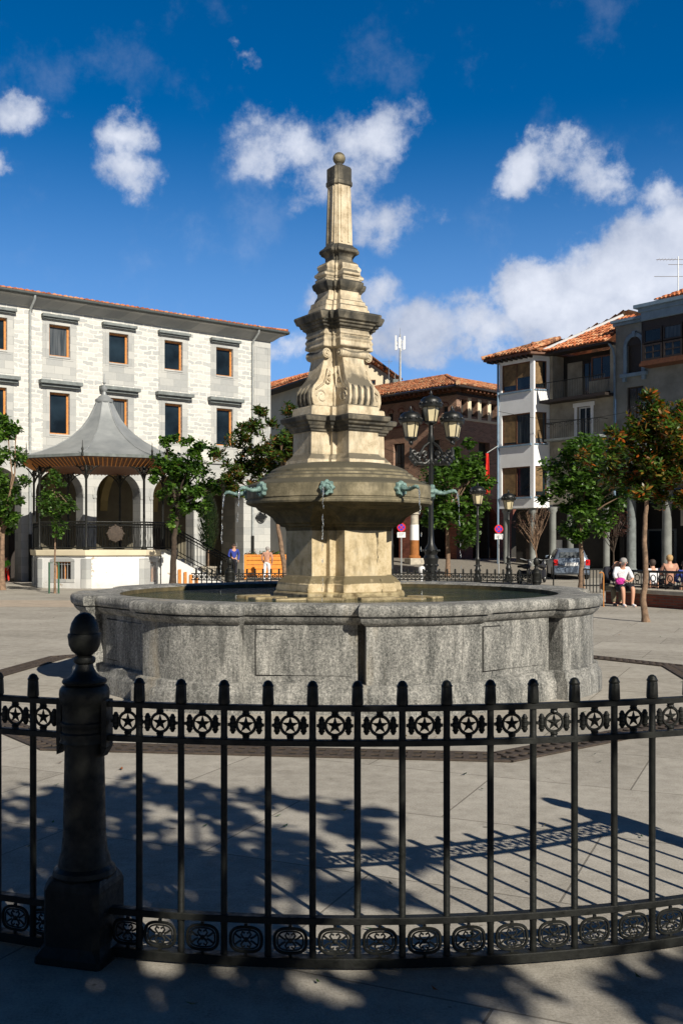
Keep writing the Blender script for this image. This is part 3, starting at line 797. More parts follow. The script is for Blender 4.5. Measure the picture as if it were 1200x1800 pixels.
# spouts: scalloped rosette and serpent pipe, copper green
WATER_Z = 1.0
tips = []
spouts = 0
for k in range(8):
    a = R(-6.75 + 45*k); n = Vector((math.sin(a), -math.cos(a), 0)); tt = Vector((math.cos(a), math.sin(a), 0))
    zc = hz(866, FC.y); r0 = 163*K
    Mx = Matrix(((tt.x, n.x, 0, n.x*r0), (tt.y, n.y, 0, n.y*r0), (0,0,1,zc), (0,0,0,1)))
    s = MB(); s.M = Mx
    bend = -.06 if k != 0 else 0
    s.tube([(0,-.03,0),(0,.04,.006),(.004,.09,-.012),(.004,.15,-.016),(0,.20,-.002),(0,.245,.012),(0,.28,.010),(0,.305,-.012)], [.050,.038,.026,.022,.020,.024,.023,.014], 12)
    for q in range(5): s.ball((0,.06+q*.045,.018-.002*q), .010, 6, 4)
    sp = s.build('spout', M['copper'], F, 45)
    s = MB(); s.M = Mx
    ring = []
    for (r, y) in ((.088,-.02),(.088,.010),(.078,.030),(.052,.034),(.044,.022)):
        ring.append([(r*(1+.10*math.cos(8*th))*math.cos(th), y, r*(1+.10*math.cos(8*th))*math.sin(th)) for th in [2*PI*j/48 for j in range(48)]])
    s.loft(ring)
    s.build('rosette', M['copper'], sp, 45)
    tips.append(FC + n*(r0+.312) + Vector((0,0,zc-.03)))
J = MB(); rr = random.Random(4)
for i, p in enumerate(tips):
    if not (i in (0,1,2,6,7)): continue
    a = R(-6.75 + 45*i); n = Vector((math.sin(a), -math.cos(a), 0))
    z = p.z; tt = 0
    while True:
        tt += .012
        q = p + n*(.10*tt) + Vector((0,0,-4.9*tt*tt))
        if q.z < WATER_Z: break
        rad = .0035 + .004*rr.random()
        if tt < .12 or rr.random() < .5:
            J.lathe([(0,-.030),(rad*.7,-.016),(rad,0),(rad*.7,.016),(0,.030)], 6, (q.x+rr.uniform(-.006,.006), q.y, q.z))
tag(J.build('falling_water', M['jet'], None, 60), 'thin broken streams of water falling from the green spouts', 'water', kind='stuff')
wv = MB(); wv.lathe([(2.78,0),(0.01,0)], 64, cap=False)
wo = wv.build('water', M['water']); wo.location = (FC.x, FC.y, WATER_Z); tag(wo, kind='structure')

# =================================================================== BUILDINGS: helpers
def facade(s, x0, x1, z0, z1, ops, depth=.3, y=0):
    xs = sorted({x0, x1} | {a for o in ops for a in o[:2]}); zs = sorted({z0, z1} | {a for o in ops for a in o[2:4]})
    xs = [x for x in xs if x0 <= x <= x1]; zs = [z for z in zs if z0 <= z <= z1]
    for i in range(len(xs)-1):
        for j in range(len(zs)-1):
            cx, cz = (xs[i]+xs[i+1])/2, (zs[j]+zs[j+1])/2
            if any(o[0] < cx < o[1] and o[2] < cz < o[3] for o in ops): continue
            s.add([(xs[i],y,zs[j]),(xs[i+1],y,zs[j]),(xs[i+1],y,zs[j+1]),(xs[i],y,zs[j+1])], [(0,1,2,3)])
    for a, b, c, d in ops:
        s.add([(a,y,c),(b,y,c),(b,y,d),(a,y,d),(a,y+depth,c),(b,y+depth,c),(b,y+depth,d),(a,y+depth,d)],
              [(0,3,7,4),(1,5,6,2),(3,2,6,7),(0,4,5,1)])
    return s
def arches(s, x0, x1, z0, z1, ars, depth, y=0, n=16):
    """ars: (cx, w, zspring); openings down to z0"""
    x = x0
    for cx, w_, zs in ars:
        r = w_/2
        s.box(x, cx-r, y, y+depth, z0, z1); x = cx + r
        pa = [(cx - r*math.cos(PI*i/n), zs + r*math.sin(PI*i/n)) for i in range(n+1)]
        for i in range(n):
            (xa, za), (xb, zb) = pa[i], pa[i+1]
            s.add([(xa,y,za),(xb,y,zb),(xb,y,z1),(xa,y,z1),(xa,y+depth,za),(xb,y+depth,zb),(xb,y+depth,z1),(xa,y+depth,z1)],
                  [(0,1,2,3),(4,7,6,5),(0,4,5,1)])
    s.box(x, x1, y, y+depth, z0, z1)
    return s
def arch_ring(s, cx, zs, r, wd, y0, y1, n=20):
    rings = []
    for i in range(n+1):
        a = PI*i/n; c, q = math.cos(a), math.sin(a)
        rings.append([(cx-c*r, y0, zs+q*r), (cx-c*(r+wd), y0, zs+q*(r+wd)), (cx-c*(r+wd), y1, zs+q*(r+wd)), (cx-c*r, y1, zs+q*r)])
    s.loft(rings)
def window(p, x0, x1, z0, z1, y, fm, fw=.07, mx_=(), mz_=(), pm=None, name='window', fd=.07, mw=.045):
    s = MB()
    s.box(x0, x0+fw, y, y+fd, z0, z1); s.box(x1-fw, x1, y, y+fd, z0, z1)
    s.box(x0+fw, x1-fw, y, y+fd, z0, z0+fw); s.box(x0+fw, x1-fw, y, y+fd, z1-fw, z1)
    for q in mx_: s.box(x0+(x1-x0)*q-mw/2, x0+(x1-x0)*q+mw/2, y+.006, y+fd-.006, z0+fw, z1-fw)
    for q in mz_: s.box(x0+fw, x1-fw, y+.01, y+fd-.01, z0+(z1-z0)*q-mw/2, z0+(z1-z0)*q+mw/2)
    f = s.build(name, fm, p)
    q = MB(); q.box(x0+fw*.6, x1-fw*.6, y+fd*.5, y+fd*.5+.012, z0+fw*.6, z1-fw*.6); q.build('pane', pm or M['glass'], f)
    return f
def inpoly(x, y, P):
    c = False; n = len(P)
    for i in range(n):
        (xa, ya), (xb, yb) = P[i], P[(i+1) % n]
        if (ya > y) != (yb > y) and x < (xb-xa)*(y-ya)/(yb-ya)+xa: c = not c
    return c
def tile_roof(s, O, U, V, poly, tw=.24, rl=.40, seed=1):
    O, U, V = Vector(O), Vector(U).normalized(), Vector(V).normalized(); Nn = U.cross(V)
    if Nn.z < 0: Nn = -Nn
    rd = random.Random(seed)
    us = [p[0] for p in poly]; vs = [p[1] for p in poly]
    def P(u, v, h): return tuple(O + U*u + V*v + Nn*h)
    s.add([P(u, v, -.03) for u, v in poly], [tuple(range(len(poly)))])
    nu = int((max(us)-min(us))/tw)+1; nv = int((max(vs)-min(vs))/rl)+1
    for i in range(nu):
        for j in range(nv):
            u = min(us)+tw*i; v = min(vs)+rl*j
            if not inpoly(u+tw/2, v+rl/2, poly): continue
            jt = rd.uniform(-.012,.012); jh = rd.uniform(0,.018); jl = rd.uniform(-.03,.03)
            ring0 = []; ring1 = []
            for q in range(6):
                a = PI*q/5
                ring0.append(P(u+tw/2-math.cos(a)*tw*.44+jt, v-.04+jl, math.sin(a)*.085+.028+jh))
                ring1.append(P(u+tw/2-math.cos(a)*tw*.36+jt, v+rl+jl, math.sin(a)*.070+jh*.5))
            s.loft([ring0, ring1], False, False, False)
            s.add([ring0[0]]+ring0[1:], [tuple(range(6))])
def ridge(s, a, b, r=.11):
    a, b = Vector(a), Vector(b); n = max(1, int((b-a).length/.4)); d = (b-a)/n
    for i in range(n): s.tube([a+d*i-d*.06, a+d*(i+1)], [r*1.12, r], 8)

# =================================================================== LONG STONE BUILDING (left)
B = empty('stone_building', (-3.71, 52, 0), R(37.3), 'long grey stone building with arcade, orange wooden windows and red tiled eave', 'building')
XL = -26
wx = [-(2.76 + 2.87*k) for k in range(8)]
ops = []
for x in wx: ops += [(x-.49, x+.49, 10.14, 11.58), (x-.47, x+.47, 6.62, 8.52)]
s = MB(); facade(s, XL, -1.0, 5.86, 12.2, ops, .30); s.build('rubble_wall', M['rubble'], B)
s = MB(); s.box(-1.0, 0, -.03, .4, 5.86, 12.2); s.box(-.86,-.80,-.045,-.03,6.2,11.9); s.box(-.18,-.12,-.045,-.03,6.2,11.9); s.box(-.80,-.18,-.045,-.03,11.84,11.9)
s.box(0, .02, .4, 12, 0, 12.2)
s.build('corner_pilaster', M['ashlar'], B)
s = MB()
for x in wx:
    # ashlar surround: margins around both windows, set proud of the rubble
    for (hw, ow, zb, zt, zc) in ((.49,.80,9.15,11.72,10.14),(.47,.78,5.87,8.72,6.62)):
        ztop = 11.58 if zb > 9 else 8.52
        s.box(x-ow, x-hw, -.012, 0, zb, zt); s.box(x+hw, x+ow, -.012, 0, zb, zt)
        s.box(x-hw, x+hw, -.012, 0, ztop, zt); s.box(x-hw, x+hw, -.012, 0, zb, zc)
        s.box(x-hw-.17, x-hw, -.024, -.012, zc-.14, ztop+.13); s.box(x+hw, x+hw+.17, -.024, -.012, zc-.14, ztop+.13)
        s.box(x-hw, x+hw, -.024, -.012, zc-.14, zc); s.box(x-hw, x+hw, -.024, -.012, ztop, ztop+.13)
s.build('window_surround', M['ashlar'], B)
for x in wx:
    s = MB(); s.box(x-.86, x+.86, -.26, 0, 11.86, 11.99); s.box(x-.80, x+.80, -.16, 0, 11.78, 11.86)
    s.build('window_hood', M['slate_trim'], B, bevel=.01)
    s = MB(); s.box(x-.98, x+.98, -.36, 0, 8.86, 9.02); s.box(x-.90, x+.90, -.22, 0, 8.74, 8.86)
    s.build('window_hood', M['slate_trim'], B, bevel=.01)
    window(B, x-.49, x+.49, 10.14, 11.58, .17, M['wood_orange'], .085, fd=.09)
    window(B, x-.47, x+.47, 6.62, 8.52, .17, M['wood_orange'], .085, fd=.09)
    s = MB(); s.box(x-.49, x+.49, -.05, .17, 10.08, 10.14+.02); s.box(x-.47, x+.47, -.05, .17, 6.56, 6.64); s.build('sill', M['ashlar'], B)
s = MB(); s.box(XL, .05, -.10, .35, 5.70, 5.86); s.build('string_course', M['ashlar'], B, bevel=.01)
s = MB(); arches(s, XL, 0, 0, 5.70, sorted([(x, 2.22, 3.92) for x in wx]), .80)
s.build('arcade_wall', M['ashlar'], B)
s = MB()
for x in wx:
    arch_ring(s, x, 3.92, 1.12, .13, -.05, 0); arch_ring(s, x, 3.92, 1.25, .06, -.025, 0)
    s.box(x-1.28,x-1.11,-.06,.84,3.80,3.92); s.box(x+1.11,x+1.28,-.06,.84,3.80,3.92)
    s.box(x-1.24,x-1.113,-.04,.84,0,.35); s.box(x+1.113,x+1.24,-.04,.84,0,.35)
    s.box(x-1.22,x-1.113,-.03,0,.35,3.80); s.box(x+1.113,x+1.22,-.03,0,.35,3.80)
s.build('arch_moulding', M['ashlar'], B)
s = MB(); s.box(XL, 0, 5.0, 5.3, 0, 5.7); s.box(XL-.3, XL, 0, 12, 0, 12.2)
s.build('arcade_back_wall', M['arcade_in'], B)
s = MB(); s.box(XL, 0, .82, 5.0, 5.5, 5.7)
for i in range(len(wx)+1):
    x = -1.33 - 2.87*i
    s.M = None
    n = 12; r = 2.0; cy = 2.9
    for j in range(n):
        a0, a1 = PI*j/n, PI*(j+1)/n
        ya, za, yb, zb = cy-r*math.cos(a0), 3.4+r*math.sin(a0), cy-r*math.cos(a1), 3.4+r*math.sin(a1)
        s.add([(x-.2,ya,za),(x-.2,yb,zb),(x-.2,yb,5.5),(x-.2,ya,5.5),(x+.2,ya,za),(x+.2,yb,zb),(x+.2,yb,5.5),(x+.2,ya,5.5)], [(0,1,2,3),(4,7,6,5),(0,4,5,1)])
s.build('arcade_vault', M['vault'], B)
for x in (wx[1]+1.5, wx[3], wx[5]+1.4):
    s = MB(); s.box(x-.6, x+.6, 4.94, 4.998, 0, 2.5); s.build('arcade_door', M['wood_dark'], B)
# eaves: cornice, gutter, tile edge
s = MB(); s.loft([[(XL,0,12.2),(.0,0,12.2),(.0,12,12.2),(XL,12,12.2)],[(XL,-.10,12.24),(.10,-.10,12.24),(.10,12,12.24),(XL,12,12.24)],[(XL,-.45,12.52),(.45,-.45,12.52),(.45,12,12.52),(XL,12,12.52)],[(XL,-.60,12.56),(.60,-.60,12.56),(.60,12,12.56),(XL,12,12.56)],[(XL,-.60,12.64),(.60,-.60,12.64),(.60,12,12.64),(XL,12,12.64)]])
s.build('cornice', M['ashlar'], B)
s = MB(); s.tube([(XL,-.69,12.66),(.70,-.69,12.66),(.70,3,12.66)], .085, 10); s.build('gutter', M['gutter'], B, 40)
rf = MB(); sl_ = R(11.5)
O = (XL, -.66, 12.70); Vv = (0, math.cos(sl_), math.sin(sl_)); Ln = -XL+.62
tile_roof(rf, O, (1,0,0), Vv, [(0,0),(Ln,0),(Ln-6.2,6.5),(0,6.5)], .25, .42, 3)
tile_roof(rf, (.62,-.66,12.70), (0,1,0), (-math.cos(sl_),0,math.sin(sl_)), [(0,0),(12,0),(12,6.5),(6.2,6.5)], .25, .42, 4)
ridge(rf, (.62,-.66,12.74), (-5.5,5.5,13.98))
rf.build('roof', M['tile'], B)
for x in (-1.13, -12.75):
    s = MB(); s.tube([(x,-.69,12.62),(x,-.66,12.45),(x,-.14,12.12),(x,-.08,11.9),(x,-.08,.05)], .055, 10)
    for z in (1.5, 4, 7.5, 10.3): s.torus((x,-.08,z), .058, .012, 12, 6, 'z')
    s.build('downpipe', M['pipe'], B, 40)
    s = MB(); s.tube([(x,-.085,0),(x,-.085,2.1)], .075, 10); s.build('pipe_guard', M['iron'], B, 40)
sg = MB(); sg.torus((-.62,-.12,3.08), .25, .035, 28, 8, 'y'); sg.box(-.95,-.29,-.14,-.10,3.02,3.14); sg.box(-.80,-.44,-.135,-.105,3.15,3.22); sg.box(-.80,-.44,-.135,-.105,2.94,3.01)
sg.box(-.64,-.60,-.10,0,3.06,3.10)
so_ = sg.build('wall_sign', M['black'], None); so_.matrix_world = B.matrix_world
so_.location = B.location; so_.rotation_euler = B.rotation_euler
tag(so_, 'round black iron sign on the corner pier of the long stone building', 'sign')

# =================================================================== BANDSTAND
BX, BY = at(183.5, 40), 40.0
BS = empty('bandstand', (BX, BY, 0), 0, 'octagonal bandstand with concave grey roof and white plastered base', 'bandstand')
def octp(r, z, off=0): return [(r*math.sin(2*PI*k/8+off), -r*math.cos(2*PI*k/8+off), z) for k in range(8)]
RO = 2.86
# base with real window openings face by face
s = MB(); pil = MB(); trim = MB(); 
for k in range(8):
    a0, a1 = 2*PI*k/8, 2*PI*(k+1)/8
    p0 = Vector((RO*math.sin(a0), -RO*math.cos(a0), 0)); p1 = Vector((RO*math.sin(a1), -RO*math.cos(a1), 0))
    d = (p1-p0); ln = d.length; d.normalize(); nin = Vector((-d.y, d.x, 0))
    Mx = Matrix(((d.x, nin.x, 0, p0.x), (d.y, nin.y, 0, p0.y), (0,0,1,0), (0,0,0,1)))
    s.M = pil.M = trim.M = Mx
    if k == 7: op = [(.72,1.52,.34,1.02)]
    elif k == 6: op = [(.75,1.35,.05,1.05)]
    elif k == 1: op = [(.35,.75,.2,1.0)]
    else: op = []
    facade(s, 0, ln, 0, 1.22, op, .22)
    
    for (xa_, xb_) in ((0,.20),(ln-.20,ln)):
        pil = MB(); pil.M = Mx; pil.box(xa_, xb_, -.035, .03, 0, 1.12); pil.build('corner_pier', M['ashlar'], BS, bevel=.01)
    for (a, b, c, d_) in op:
        trim.box(a-.16, a, -.02, 0, max(0,c-.12), d_); trim.box(b, b+.16, -.02, 0, max(0,c-.12), d_)
        if c > .1: trim.box(a, b, -.02, 0, c-.12, c)
        # segmental head
        n = 8; rings = []
        for i in range(n+1):
            t_ = i/n; x = a-.16 + (b-a+.32)*t_; hh = .12*(1-(2*t_-1)**2)
            rings.append([(x,-.02,d_-.02+hh*.0),(x,-.02,d_+.06+hh),(x,0,d_+.06+hh),(x,0,d_-.02)])
        trim.loft(rings)
s.build('base_wall', M['peeled'], BS); trim.build('opening_trim', M['ashlar'], BS)
s = MB(); s.loft([octp(RO+.03,1.21), octp(RO+.10,1.24), octp(RO+.12,1.40), octp(RO+.12,1.44)]); s.build('platform', M['cream'], BS, bevel=.01)
# grille windows
def face_m(k):
    a0, a1 = 2*PI*k/8, 2*PI*(k+1)/8
    p0 = Vector((RO*math.sin(a0), -RO*math.cos(a0), 0)); p1 = Vector((RO*math.sin(a1), -RO*math.cos(a1), 0))
    d = (p1-p0).normalized(); nin = Vector((-d.y, d.x, 0))
    return Matrix(((d.x, nin.x, 0, p0.x), (d.y, nin.y, 0, p0.y), (0,0,1,0), (0,0,0,1)))
for k, (a, b, c, d_) in ((7,(.72,1.52,.34,1.02)),(6,(.75,1.35,.05,1.05)),(1,(.35,.75,.2,1.0))):
    s = MB(); s.M = face_m(k)
    s.box(a, a+.06, .12, .18, c, d_); s.box(b-.06, b, .12, .18, c, d_); s.box((a+b)/2-.03,(a+b)/2+.03,.12,.18,c,d_); s.box(a+.06,b-.06,.12,.18,d_-.06,d_)
    f = s.build('window', M['wood_orange'], BS)
    s = MB(); s.M = face_m(k); s.box(a+.03,b-.03,.19,.20,c,d_); s.build('pane', M['inside'], f)
    s = MB(); s.M = face_m(k)
    for i in range(6): s.tube([(a+(b-a)*(i+.5)/6,.05,c),(a+(b-a)*(i+.5)/6,.05,d_)], .011, 6)
    s.tube([(a,.05,d_-.12),(b,.05,d_-.12)], .010, 6)
    s.build('grille', M['galv'], f)
for k in range(8):
    a = 2*PI*k/8; x, y = (RO-.04)*math.sin(a), -(RO-.04)*math.cos(a)
    s = MB(); s.lathe([(.12,1.44),(.12,1.50),(.075,1.53),(.065,1.6),(.055,1.62),(.05,2.1),(.045,2.14),(.045,4.35),(.07,4.40),(.07,4.46),(.05,4.5),(.05,4.75)], 12, (x,y,0))
    for sg in (-1,1):
        for ex in (0, 1):
            aa = a + sg*(PI/2 + .39) if ex == 0 else a + PI
            if ex == 1 and sg == 1: continue
            dx, dy = math.sin(aa), -math.cos(aa)
            s.tube([(x,y,4.05),(x+dx*.10,y+dy*.10,4.30),(x+dx*.32,y+dy*.32,4.55),(x+dx*.5,y+dy*.5,4.62)], .028, 6)
            s.torus((x+dx*.16,y+dy*.16,4.50), .09, .018, 14, 6, 'y')
    ox, oy = math.sin(a), -math.cos(a)
    s.tube([(x,y,4.30),(x+ox*.15,y+oy*.15,4.55),(x+ox*.3,y+oy*.3,4.72)], .026, 6)
    s.build('column', M['iron'], BS, 40)
    # railing bay
    if k != 2:
        a1 = 2*PI*(k+1)/8; q0 = Vector((x,y,0)); q1 = Vector(((RO-.04)*math.sin(a1), -(RO-.04)*math.cos(a1), 0))
        s = MB(); s.tube([q0+Vector((0,0,2.50)), q1+Vector((0,0,2.50))], .028, 8); s.tube([q0+Vector((0,0,2.38)), q1+Vector((0,0,2.38))], .016, 6); s.tube([q0+Vector((0,0,1.53)), q1+Vector((0,0,1.53))], .020, 6)
        nb = 18
        for i in range(1, nb):
            p = q0.lerp(q1, i/nb)
            dd = (q1-q0).normalized()*.018*(1 if i % 2 else -1)
            s.tube([p+Vector((0,0,1.53)), p+dd+Vector((0,0,1.75)), p-dd+Vector((0,0,2.1)), p+Vector((0,0,2.5))], .010, 5)
        s.build('railing', M['iron'], BS, 40)
# roof: concave, eight ribs
prof = [(3.34,5.00),(3.20,5.05),(2.7,5.22),(2.2,5.42),(1.67,5.72),(1.25,6.02),(.92,6.32),(.66,6.66),(.48,7.0),(.36,7.25),(.31,7.36)]
s = MB(); s.loft([octp(r, z) for r, z in prof], False, True); s.build('roof', M['roof_zinc'], BS, 22)
s = MB()
for k in range(8):
    a = 2*PI*k/8; s.tube([(r*math.sin(a), -r*math.cos(a), z+.012) for r, z in prof], .022, 6)
s.build('roof_rib', M['roof_zinc'], BS, 40)
s = MB(); s.loft([octp(3.36,4.92), octp(3.38,5.02), octp(3.30,5.04), octp(3.28,4.92)], False, False); s.build('fascia', M['slate_trim'], BS)
s = MB(); s.loft([octp(3.33,4.95), octp(3.30,4.90), octp(2.80,4.62), octp(2.70,4.62), octp(1.2,4.72), octp(.2,4.76)], False, True)
s.build('ceiling', M['wood_brown'], BS)
s = MB()
for k in range(8):
    a0, a1 = 2*PI*k/8, 2*PI*(k+1)/8
    for i in range(14):
        t_ = i/14
        pa = Vector((3.28*math.sin(a0),-3.28*math.cos(a0),4.89)).lerp(Vector((3.28*math.sin(a1),-3.28*math.cos(a1),4.89)), t_)
        pb = Vector((2.8*math.sin(a0),-2.8*math.cos(a0),4.60)).lerp(Vector((2.8*math.sin(a1),-2.8*math.cos(a1),4.60)), t_)
        s.tube([pa, pb], .022, 4)
s.build('eave_rafter', M['wood_orange'], BS)
s = MB(); s.lathe([(.34,7.34),(.36,7.40),(.36,7.46),(.26,7.52),(.20,7.60),(.10,7.66),(.07,7.78),(.13,7.86),(.13,7.92),(.05,8.0),(.03,8.08),(.07,8.14),(.03,8.2),(.015,8.5)], 16); s.build('finial', M['roof_zinc'], BS, 40)
for k in range(8):
    a = 2*PI*k/8; s = MB(); s.lathe([(.05,4.95),(.03,5.1),(.05,5.18),(.02,5.25),(.008,5.5)], 8, (3.36*math.sin(a), -3.36*math.cos(a), 0)); s.build('eave_spike', M['iron'], BS, 40)
# round shield hung on the railing
s = MB(); s.M = Matrix.Translation((1.12,-2.36,2.08)) @ Matrix.Rotation(R(22.5),4,'Z')
s.lathe([(0,-.02),(.26,-.02),(.28,0),(.26,.02),(0,.02)], 24); 
s2 = MB()
for v_ in s.v: pass
sh = MB(); sh.M = Matrix.Translation((1.02,-2.50,2.06)) @ Matrix.Rotation(R(22.5),4,'Z') @ Matrix.Rotation(R(90),4,'X')
sh.lathe([(0,-.03),(.22,-.03),(.29,-.012),(.30,.012),(.24,.03),(0,.03)], 24)
for q in range(8): sh.ball((.30*math.cos(q*PI/4), .30*math.sin(q*PI/4), 0), .05, 8, 6)
tag(sh.build('shield_plaque', M['grate'], None, 40, loc=(BX,BY,0)), 'round scalloped brown shield fixed to the bandstand railing', 'plaque')
# stairs going down to the right
for i in range(7):
    s = MB(); s.box(2.55+i*.31, 2.55+(i+1)*.31+ (.0), -1.0, .5, 0, 1.24-i*.177); s.build('step', M['ashlar'], BS, bevel=.01)
s = MB()
rings = [[(2.5,-1.16,0),(4.9,-1.16,0),(4.9,-1.16,.12),(2.5,-1.16,1.38)],[(2.5,-1.0,0),(4.9,-1.0,0),(4.9,-1.0,.12),(2.5,-1.0,1.38)]]
s.loft(rings); s.build('stair_side_wall', M['peeled'], BS)
s = MB()
for i in range(5): s.box(2.95+i*.22, 3.06+i*.22, -1.22, -1.16, .05, .78-i*.10)
s.build('timber_slat', M['wood_orange'], BS)
for yy in (-1.08, .48):
    s = MB(); P0, P1 = Vector((2.6,yy,2.40)), Vector((5.1,yy,1.05)); D0, D1 = Vector((2.6,yy,1.45)), Vector((5.1,yy,.1))
    s.tube([P0, P1], .026, 8); s.tube([P0-Vector((0,0,.12)), P1-Vector((0,0,.12))], .014, 6); s.tube([D0+Vector((0,0,.06)), D1+Vector((0,0,.06))], .016, 6)
    for i in range(20): s.tube([P0.lerp(P1,i/19), D0.lerp(D1,i/19)], .010 if i % 19 else .03, 5)
    s.build('handrail', M['iron'], BS, 40)

# =================================================================== BRICK PALACE (middle)
PA = empty('brick_palace', (7.15, 62, 0), R(-46.5), 'brown brick mansion with broad hipped tile roof and arcade, behind the five-lantern street lamp', 'building')
XP = -17
ops = [(x-.22, x+.22, 9.55, 10.35) for x in [-.9-.95*i for i in range(16)]]
ops += [(x-.5, x+.5, 5.7, 8.3) for x in (-1.9,-4.9,-7.9,-10.9)]
s = MB(); facade(s, XP, 0, 4.6, 11.3, ops, .3); s.build('brick_wall', M['brick'], PA)
s = MB(); arches(s, XP, 0, .4, 4.6, [(-14.5,3,2.6),(-10.5,3,2.6),(-6.4,3,2.6),(-2.4,3,2.6)], .7); s.build('stone_arcade', M['brickred'], PA)  # dark brick colour stands in for the deep shade of the stone arcade
s = MB()
for x in [-.9-.95*i for i in range(16)]: arch_ring(s, x, 10.35, .22, .07, -.03, .0, 8)
s.box(XP, .05, -.06, 0, 9.30, 9.42); s.box(XP, .05, -.10, 0, 4.5, 4.64)
s.build('arched_moulding', M['brickred'], PA)
for x in [-.9-.95*i for i in range(16)]: 
    s = MB(); s.box(x-.22,x+.22,.15,.17,9.55,10.35); s.lathe([(.22,-.006),(.22,.006)], 12, (0,0,0)) if False else None
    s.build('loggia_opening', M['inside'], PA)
for x in (-1.9,-4.9,-7.9,-10.9):
    window(PA, x-.5, x+.5, 5.7, 8.3, .16, M['wood_dark'], .07, (.5,), (.5,))
    s = MB(); s.box(x-.9,x+.9,-.65,0,5.55,5.66)
    s.build('balcony_slab', M['slate_trim'], PA)
    s = MB(); s.tube([(x-.88,0,6.6),(x-.88,-.62,6.6),(x+.88,-.62,6.6),(x+.88,0,6.6)], .02, 6)
    for i in range(15): s.tube([(x-.88+i*1.76/14,-.62,5.66),(x-.88+i*1.76/14,-.62,6.6)], .010, 5)
    s.build('balcony_railing', M['iron'], PA)
# right hand face, at a right angle
ys = [0.75+1.0*i for i in range(12)]
MR = Matrix.Rotation(R(90),4,'Z')
s = MB(); s.M = MR; facade(s, 0, 14, 4.6, 11.3, [(y-.30,y+.30,9.75,10.75) for y in ys] + [(2.2,3.3,6,8.2),(6.2,7.3,6,8.2)], .35); s.build('brick_wall', M['brick'], PA)
s = MB(); s.M = MR; s.box(0,14,-.05,0,9.45,9.60)
for y in ys: s.box(y+.34,y+.66,-.03,0,9.6,10.9)
s.build('loggia_pier', M['cream'], PA)
s = MB(); s.M = MR; s.box(0.1,14,.35,.37,4.7,11.2); s.build('dark_backing', M['inside'], PA)
s = MB(); s.M = MR; arches(s, 0.72, 14, .4, 4.6, [(2.9,2.6,2.9),(6.9,2.6,2.9),(10.9,2.6,2.9)], .7); s.build('stone_arcade', M['brickred'], PA)  # same dark colour in place of deep shade on this side's arcade
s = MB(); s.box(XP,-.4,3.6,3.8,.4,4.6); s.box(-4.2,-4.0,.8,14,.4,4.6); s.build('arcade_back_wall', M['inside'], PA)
s = MB(); s.box(XP-.8, .95, -.95, 13, 11.30, 11.42); s.box(XP,.06,-.06,.0,10.98,11.30); s.box(-.0,.06,.0,13,10.98,11.30); s.build('soffit', M['wood_dark'], PA)
s = MB()
for i in range(44): s.box(XP+.4*i+.1, XP+.4*i+.22, -.82, 0, 11.14, 11.30)
for i in range(32): s.box(0, .82, .4*i+.1, .4*i+.22, 11.14, 11.30)
s.build('eave_bracket', M['wood_brown'], PA)
rf = MB(); a_ = R(17); Lp = 0-XP+1.8
tile_roof(rf, (XP-.9,-.92,11.46), (1,0,0), (0,math.cos(a_),math.sin(a_)), [(0,0),(Lp,0),(Lp-6.4,6.7),(0,6.7)], .26, .42, 5)
tile_roof(rf, (.9,-.92,11.46), (0,1,0), (-math.cos(a_),0,math.sin(a_)), [(0,0),(14,0),(14,6.7),(6.4,6.7)], .26, .42, 6)
ridge(rf, (.9,-.92,11.52), (-5.5,5.5,13.48), .14); ridge(rf, (-5.5,5.5,13.46), (XP,5.5,13.46), .14)
rf.build('roof', M['tile_old'], PA)
# white and orange pillar with a carved capital at the palace entrance
s = MB(); s.box(-.45,.45,-.45,.45,.35,.85); s.build  # plinth
pl = empty('stone_pillar', (at(728,58), 58, 0), R(20), 'old stone pillar with carved capital, white above and orange below, on a square plinth', 'pillar')
s.build('plinth', M['seatstone'], pl, bevel=.03)
s = MB(); s.lathe([(.36,.85),(.36,.95),(.27,1.02),(.26,1.9)], 20); s.build('lower_shaft', M['pillar_orange'], pl, 40)
s = MB(); s.lathe([(.26,1.9),(.25,2.8)], 20); s.build('upper_shaft', M['white'], pl, 40)
s = MB(); s.lathe([(.24,2.8),(.23,3.35),(.30,3.42),(.24,3.5),(.42,3.75),(.62,4.0),(.62,4.15)], 20); s.build('capital', M['seatstone'], pl, 30)

# =================================================================== CREAM HOUSE BEHIND
CH = empty('cream_house', (1.9, 80, 0), 0, 'cream plastered house with brown gabled tile roof rising behind the fountain column', 'building')
def HP(px, py, Y): return Vector((at(px,Y)-1.9, Y-80, hz(py,Y)))
AP = HP(651, 631, 80); RE = HP(706, 667, 80); LE = HP(596, 664, 80)
s = MB()
xl, xr, xa = LE.x+.5, RE.x-.6, AP.x
zb = hz(667,80)
facade(s, xl, xr, 0, zb, [], .2)
s.add([(xl,0,zb),(xr,0,zb),(xa,0,AP.z-.35)], [(0,1,2)])
s.M = Matrix.Rotation(R(-55+0),4,'Z') if False else None
s.build('gable_wall', M['cream'], CH)
D = Vector((-.574*22, .819*22, 0))   # ridge runs away to the left
s = MB(); s.add([(xl,0,0),(xl,0,zb),(xl+D.x,D.y,zb),(xl+D.x,D.y,0)], [(0,3,2,1)]); s.build('side_wall', M['cream'], CH)
rf = MB(); 
e0 = Vector((LE.x,-.5,LE.z-.1)); up = (AP+Vector((0,-.5,.1)))-e0
U = D.normalized(); Vp = (up - U*up.dot(U)); 
off = up.dot(U)
tile_roof(rf, e0, U, Vp, [(0,0),(22,0),(22+off,Vp.length),(off,Vp.length)], .28, .45, 8)
e1 = Vector((RE.x,-.5,RE.z-.1)); up = (AP+Vector((0,-.5,.1)))-e1; Vp = (up-U*up.dot(U)); off = up.dot(U)
